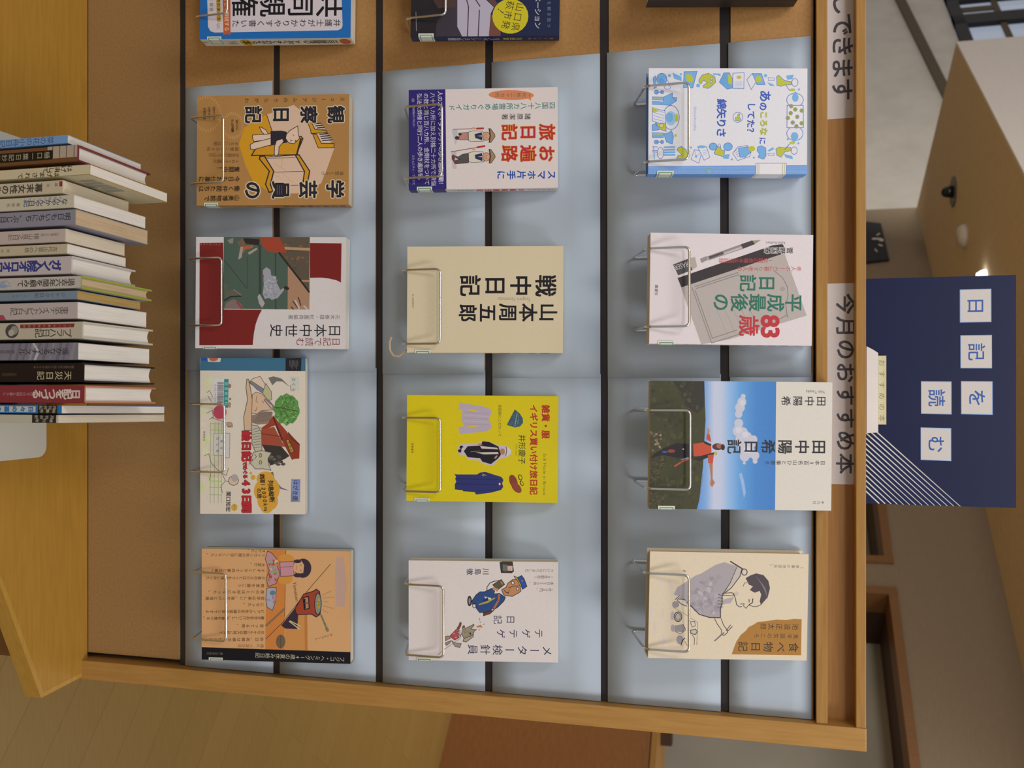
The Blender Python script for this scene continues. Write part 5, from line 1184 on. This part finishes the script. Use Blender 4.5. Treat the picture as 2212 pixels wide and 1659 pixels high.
# --- navy renovation book, cut by the picture edge
def art_reno(A):
    A.P([(140, -900), (700, -900), (705, 440), (145, 450)], '#241f24'); A.P([(560, -900), (720, -900), (715, 330), (770, 440), (450, 440), (470, 250), (600, 120)], '#38303a')
    A.P([(400, -40), (700, -60), (700, 90), (480, 95)], '#4a3430')
    A.P([(712, -500), (1060, -500), (1060, 0), (1150, 88), (1112, 165), (1095, 432), (772, 440), (714, 320)], '#ab9fb0'); A.P([(1060, -20), (1150, 88), (1200, 60), (1130, -60)], '#5a3c3c'); A.P([(1112, 165), (1235, 320), (1232, 430), (1092, 432)], '#6c4238')
    for pts in (((810, -60), (848, 85), (836, 435)), ((935, 0), (985, 75)), ((978, 120), (965, 430))): A.L(list(pts), 13, '#4a343c')
    A.E(1347, 195, 214, 208, '#c2ae1e'); A.T('山口県', (1468, 30), (1398, 378), 108, '#3c3a20', .0, -11); A.T('萩市発', (1352, 5), (1282, 355), 108, '#3c3a20', .0, -11); A.T('！', (1215, 95), (1212, 215), 115, '#3c3a20', 0, -38)
    A.T('古民家リノベーション', (1672, -460), (1672, 342), 86, '#b9b0bc', .01); A.T('暮らしの扉を解き放つ', (1805, -330), (1805, 338), 48, '#77708a'); A.L([(215, 140), (222, 370)], 6, '#8a8488')
C14 = (860, 0, 5.53)
def sp_reno(S, th, hh):
    S.T('暮らしの扉', (hh - 6, th / 2), (hh - 40, th / 2), 5, '#8a8494'); S.T('古民家', (hh - 45, th / 2), (hh - 70, th / 2), 8, '#a89a3a', .02); S.T('リノベーション図鑑', (hh - 74, th / 2), (46, th / 2), 9, '#a09aa8', .02)
facing_book('reno', C14, [(165, -880), (150, 440), (1924, 425), (1940, -890)], .018, 11, '#1a2242', art_reno,
            'navy book with a round yellow sticker and a white cabinet photograph', spine=sp_reno, spine_col='#1a2242')
holder('reno', C14, [(105, -420), (98, 205), (560, 188), (575, -430)], 'wire holder in front of the navy book with the yellow sticker', 3)
C15 = (1300, 0, 3.687)
facing_book('dark', C15, [(375, -900), (372, 2), (1560, -2), (1575, -905)], .022, 12, '#2a2220', None,
            'very dark book of which only one edge is in view', libr=False)

# ------------------------------------------------------------------ books standing on the shelf
q = MB(); pl = on_z(97, 986, ZSH); xl_ = on_z(20, 291, ZSH).x; yb = pl.y; r = .014
out = [(xl_, -.257), (.055, -.257), (pl.x, -.252)] + [(pl.x - r + r * math.cos(a), yb - r + r * math.sin(a)) for a in [math.pi / 2 * k / 6 for k in range(7)]]
yl_ = on_z(37, 300, ZSH).y
out += [(xl_ + r + r * math.cos(a), yb - r + r * math.sin(a)) for a in [math.pi / 2 + math.pi / 2 * k / 6 for k in range(7)]]
q.prism(out, ZSH + .0005, ZSH + .0025)
tag(q.build('white_base_plate', 'tray_white'), 'flat white plate with rounded corners lying on the shelf under the standing books', 'plate')
ZP = ZSH + .0026
def standing_book(near_l, near_r, far_l, base, texts, label, hard=False, edge=None, pg='pages_white', art=None, dz=0, thin=.985):
    a = on_y(*near_l, -.26); b2 = on_y(*near_r, -.26)
    z1 = a.z + dz; h = z1 - ZP; t = (b2.x - a.x) * thin
    fr = on_z(*far_l, a.z); d = fr.y + .26; yaw = max(-.030, math.atan2(-(fr.x - a.x), d) * .8)
    M = Matrix.Translation((a.x + .0003, -.26, ZP)) @ Matrix.Rotation(yaw, 4, 'Z')
    root = thing('book', label, 'book', M, 'books standing spine out on the shelf')
    t -= .0006; tc = .002 if hard else .0005
    q = MB(); r_ = min(.003 if hard else .0016, t * .4)
    sec = c_section(d, t, tc, r_)                      # spine at +x ; turn it to face the viewer
    sec = [(y, d - x) for x, y in sec]
    q.prism(sec, 0, h, ink(edge or base))
    S = Art(q, [(0, 0), (0, t * 1000), (h * 1000, t * 1000), (h * 1000, 0)], t, h)
    T_, H_ = t * 1000, h * 1000
    S.P([(0, .4), (0, T_ - .4), (H_, T_ - .4), (H_, .4)], base)
    if art: art(S, T_, H_)
    for tx in texts:
        s_, d0, d1, fr_, size, col = tx[:6]
        S.T(s_, (H_ - d0, T_ * fr_), (H_ - d1, T_ * fr_), size, col, tx[6] if len(tx) > 6 else 0)
    sd = lambda aa, bb, k: (t + k + 4e-5, aa, bb)
    if edge:                                            # printed jacket on the boards
        for fn in (sd, lambda aa, bb, k: (-k - 4e-5, aa, bb)):
            J = Art(q, [(0, 0), (0, d), (h, d), (h, 0)], d - .001, h - .001, fn); J.P([(0, 0), (0, d), (h, d), (h, 0)], base)
    q.build('cover', 'printed', root, fix=False)
    i_ = .003 if hard else .0003; p = MB()
    fe = d - (.0035 if hard else .0003)
    n = 7; prof = [(tc, .0015)]
    for k in range(n):
        f_ = k / (n - 1); prof.append((tc + (t - 2 * tc) * f_, fe - (.0035 * math.sin(math.pi * f_) if hard else 0)))
    prof.append((t - tc, .0015))
    p.prism(prof, i_ if hard else .0002, h - i_)
    p.build('page_block', pg + '_up', root)
    return root, t, d, h
z2 = lambda x, y: (x / 4.148, 260 + y / 4.148)
z3 = lambda x, y: (x / 4.148, 600 + y / 4.148)
def ST(pts, f=z2): return [f(*p) for p in pts]
GR = '#4a423c'
standing_book(*ST([(605, 125), (600, 208), (1265, 398)]), '#6f90bc', [('菜の花の小舟日記', 18, 92, .5, 9, '#3c4c74')], 'pale blue spined book standing at the left end of the shelf row')
def brown_art(S, T, H):
    S.P([(H - 40, 0), (H - 40, T), (H - 1, T), (H - 1, 0)], '#a89484')
    for x in (5, 15, 24, 33): S.L([(H - x, 0), (H - x, T * .72)], 1.0, '#6a4638')
    S.P([(0, T * .74), (0, T), (H, T), (H, T * .74)], '#6a4428')
    S.P([(0, T * .22), (0, T * .8), (H - 33, T * .8), (H - 33, T * .22)], '#1b1712')
standing_book(*ST([(700, 215), (690, 370), (1350, 495)]), '#70482c', [('樋口一葉日記抄録', 36, 112, .5, 8, '#a89c88')], 'brown spined book with a black title label, second in the shelf row', True, '#6c2832', art=brown_art)
rt3, t3, d3, h3 = standing_book(*ST([(805, 390), (780, 500), (1500, 700)]), '#c3b193', [('はげまして', 22, 62, .3, 7.5, '#33302c', .02), ('はげまされて', 38, 96, .72, 7.5, '#33302c', .02)],
    'cream book reaching higher and deeper than its neighbours in the shelf row', edge='#b98f38', pg='pages_white', thin=.9)
q = MB(); 
for k in range(5): q.box((t3 + .0002, .02 + .012 * k, h3 - .03 - .004 * (k % 3)), (t3 + .0006, .028 + .012 * k, h3 - .012), ink('#8f887c'))
q.build('printed_label', 'printed', rt3)
standing_book(*ST([(560, 530), (570, 655), (1155, 735)]), '#bba993', [('幕末', 3, 24, .35, 4.5, '#5a4a40'), ('幕末女性の生活', 26, 104, .5, 10.5, GR, .03)], 'beige spined low book with a red mark at its head, in the shelf row', pg='pages_cream',
    art=lambda S, T, H: S.P([(H - 4, T * .1), (H - 4, T * .5), (H, T * .5), (H, T * .1)], '#8a2c34'))
standing_book(*ST([(660, 662), (660, 785), (1305, 870)]), '#bfb09c', [('京楽家のエッセイ', 14, 68, .2, 4.5, '#5a74a8'), ('なんやかんや日記', 8, 66, .5, 8, '#3e4c6a', .02), ('著者名', 70, 90, .55, 5, '#6a6058')], 'cream book with small blue and black characters on its spine, fifth in the shelf row')
standing_book(*ST([(675, 790), (665, 940), (1325, 1010)]), '#857f8c', [('明日もいちにち、ぶじ日記', 6, 108, .45, 9, '#33323c', .015)], 'grey-blue spined book with tan pages, sixth in the shelf row', pg='pages_tan')
standing_book(*ST([(582, 965), (570, 1092), (1120, 1110)]), '#b5a19b', [('加賀藩士の記録', 8, 32, .42, 3.6, '#6a5e5c'), ('猪山直之日記', 34, 76, .5, 7.5, '#5a504e')], 'pinkish beige low book with faint grey characters, seventh in the shelf row', pg='pages_cream')
standing_book(*ST([(598, 1100), (592, 1198), (1130, 1245)]), '#b5a48c', [('古代出雲への旅', 12, 56, .5, 6.5, '#4e4840'), ('関和彦', 74, 98, .5, 4, '#6a6058')], 'thin beige book standing eighth in the shelf row')
standing_book(*ST([(640, 1210), (625, 1378), (1215, 1350)]), '#b7a7a7', [('ガン入院オロオロ日記', 14, 124, .5, 13, '#34387c', .05)], 'pale book with big blue characters on its spine, ninth in the shelf row', True)
def kako(S, T, H):
    for k in range(26): S.L([(H - 92 - random.uniform(0, 30), T * random.uniform(.15, .85)), (H - 92 - random.uniform(0, 30), T * random.uniform(.15, .85))], .7, '#7c94b8')
standing_book(*ST([(725, 1388), (712, 1508), (1360, 1525)]), '#b5a8a2', [('過去六年間を顧みて', 8, 84, .5, 9, '#3a3434', .02)], 'pale spined book with bright green board edges in the shelf row', True, '#8c9430', 'pages_tan', art=kako)
standing_book(*ST([(688, 110), (682, 195), (1260, 230)], z3), '#75808f', [('ジャック日記', 14, 56, .45, 6, '#3a4250'), ('くらし日記', 62, 86, .5, 3.2, '#4e5866')], 'slate blue thin book with ochre pages, beside the green edged one', pg='pages_ochre')
standing_book(*ST([(692, 212), (682, 370), (1315, 315)], z3), '#b09f9d', [('東京ディストピア日記', 12, 88, .5, 9.5, '#4c4648', .0)], 'pinkish white book with very white pages and a thin black title',
    art=lambda S, T, H: S.P([(0, T * .7), (0, T), (H - 94, T), (H - 98, T * .7)], '#a04050'))
def praha(S, T, H):
    S.P([(H - 10, T * .12), (H - 11, T * .34), (H - 82, T * .34), (H - 82, T * .12)], '#7c2a30'); S.T('プラハの春と街の記録', (H - 13, T * .23), (H - 80, T * .23), 3.4, '#b08a7c')
    S.E(H - 93, T * .5, 9, T * .42, '#47433f'); S.E(H - 90, T * .45, 5, T * .26, '#8f867e'); S.E(H - 94, T * .6, 4, T * .2, '#aaa096')
standing_book(*ST([(738, 388), (725, 550), (1370, 470)], z3), '#b3a594', [('プラハ日記', 14, 62, .64, 11, '#33302e', .005)], 'cream hardback with a dark red strip and a small portrait on its spine', True, art=praha)
def haru(S, T, H):
    S.P([(0, 0), (0, T), (H, T), (H, 0)], '#79727e')
    for k in range(10): S.P([(H - 6 - k * 9, 0), (H - 11 - k * 9, T), (H - 6 - k * 9 + random.uniform(-4, 0), T), (H - 2 - k * 9, 0)], random.choice(['#857e88', '#6a6470', '#8d868e']))
    S.L([(H - 58, 0), (H - 52, T * .5), (H - 56, T)], 3.5, '#b5acb0')
standing_book(*ST([(698, 578), (690, 740), (1340, 640)], z3), '#79727e', [('遥かなるマナスル', 12, 78, .5, 9, '#2e2c34', .005), ('登山家日記抄', 84, 106, .5, 4.5, '#3a3842')], 'grey book with a hazy picture on its spine, left of the black spined one', art=haru)
standing_book(*ST([(748, 758), (740, 940), (1385, 805)], z3), '#1e1516', [('天災日記', 14, 62, .66, 10.5, '#b9a888', .005), ('鹿児島市史二四十五年から十年', 12, 66, .22, 3.6, '#6e5c44'), ('出版編集部編', 88, 108, .6, 4, '#4e4030')], 'black spined hardback with a pale gold title, on the shelf', True)
def red_art(S, T, H): S.P([(0, 0), (0, T), (H, T), (H, 0)], '#7f2e36')
standing_book(*ST([(758, 962), (748, 1128), (1395, 990)], z3), '#7f2e36', [('日記をつづる', 6, 68, .5, 12, '#cbb4ac', .04), ('日々の記録と暮らし', 68, 108, .5, 4.4, '#b08a88')], 'red spined hardback with a white title, on the shelf', True, '#a86a50', art=red_art)
def mag_blue(S, T, H):
    S.P([(0, 0), (0, T), (H, T), (H, 0)], '#2b6aa8'); S.P([(H - 31, 0), (H - 31, T), (H - 5, T), (H - 5, 0)], '#2b2522')
    S.T('月刊日記', (H - 6, T * .3), (H - 30, T * .3), 4.5, '#a89c8c', .02); S.T('特集号', (H - 6, T * .7), (H - 30, T * .7), 4.5, '#a89c8c', .02)
    S.P([(0, T * .16), (0, T * .84), (H - 34, T * .84), (H - 34, T * .16)], '#b9b4ae'); S.T('日々の暮らし', (H - 35, T / 2), (H - 100, T / 2), 7, '#3a6a9c', .06)
standing_book(*ST([(550, 1140), (550, 1222), (1475, 1180)], z3), '#2b6aa8', [], 'thin deep magazine with a blue spine, standing right of the red hardback', art=mag_blue, pg='pages_white')
def mag_white(S, T, H):
    S.P([(H - 34, 0), (H - 34, T), (H - 2, T), (H - 2, 0)], '#2b2522'); S.T('月刊日記', (H - 4, T * .3), (H - 32, T * .3), 4.5, '#a89c8c', .02); S.T('増刊号', (H - 4, T * .7), (H - 32, T * .7), 4.5, '#a89c8c', .02)
standing_book(*ST([(518, 1226), (518, 1306), (1475, 1262)], z3), '#b5aa98', [], 'thin deep magazine with a cream spine at the right end of the shelf row', art=mag_white, pg='pages_cream')
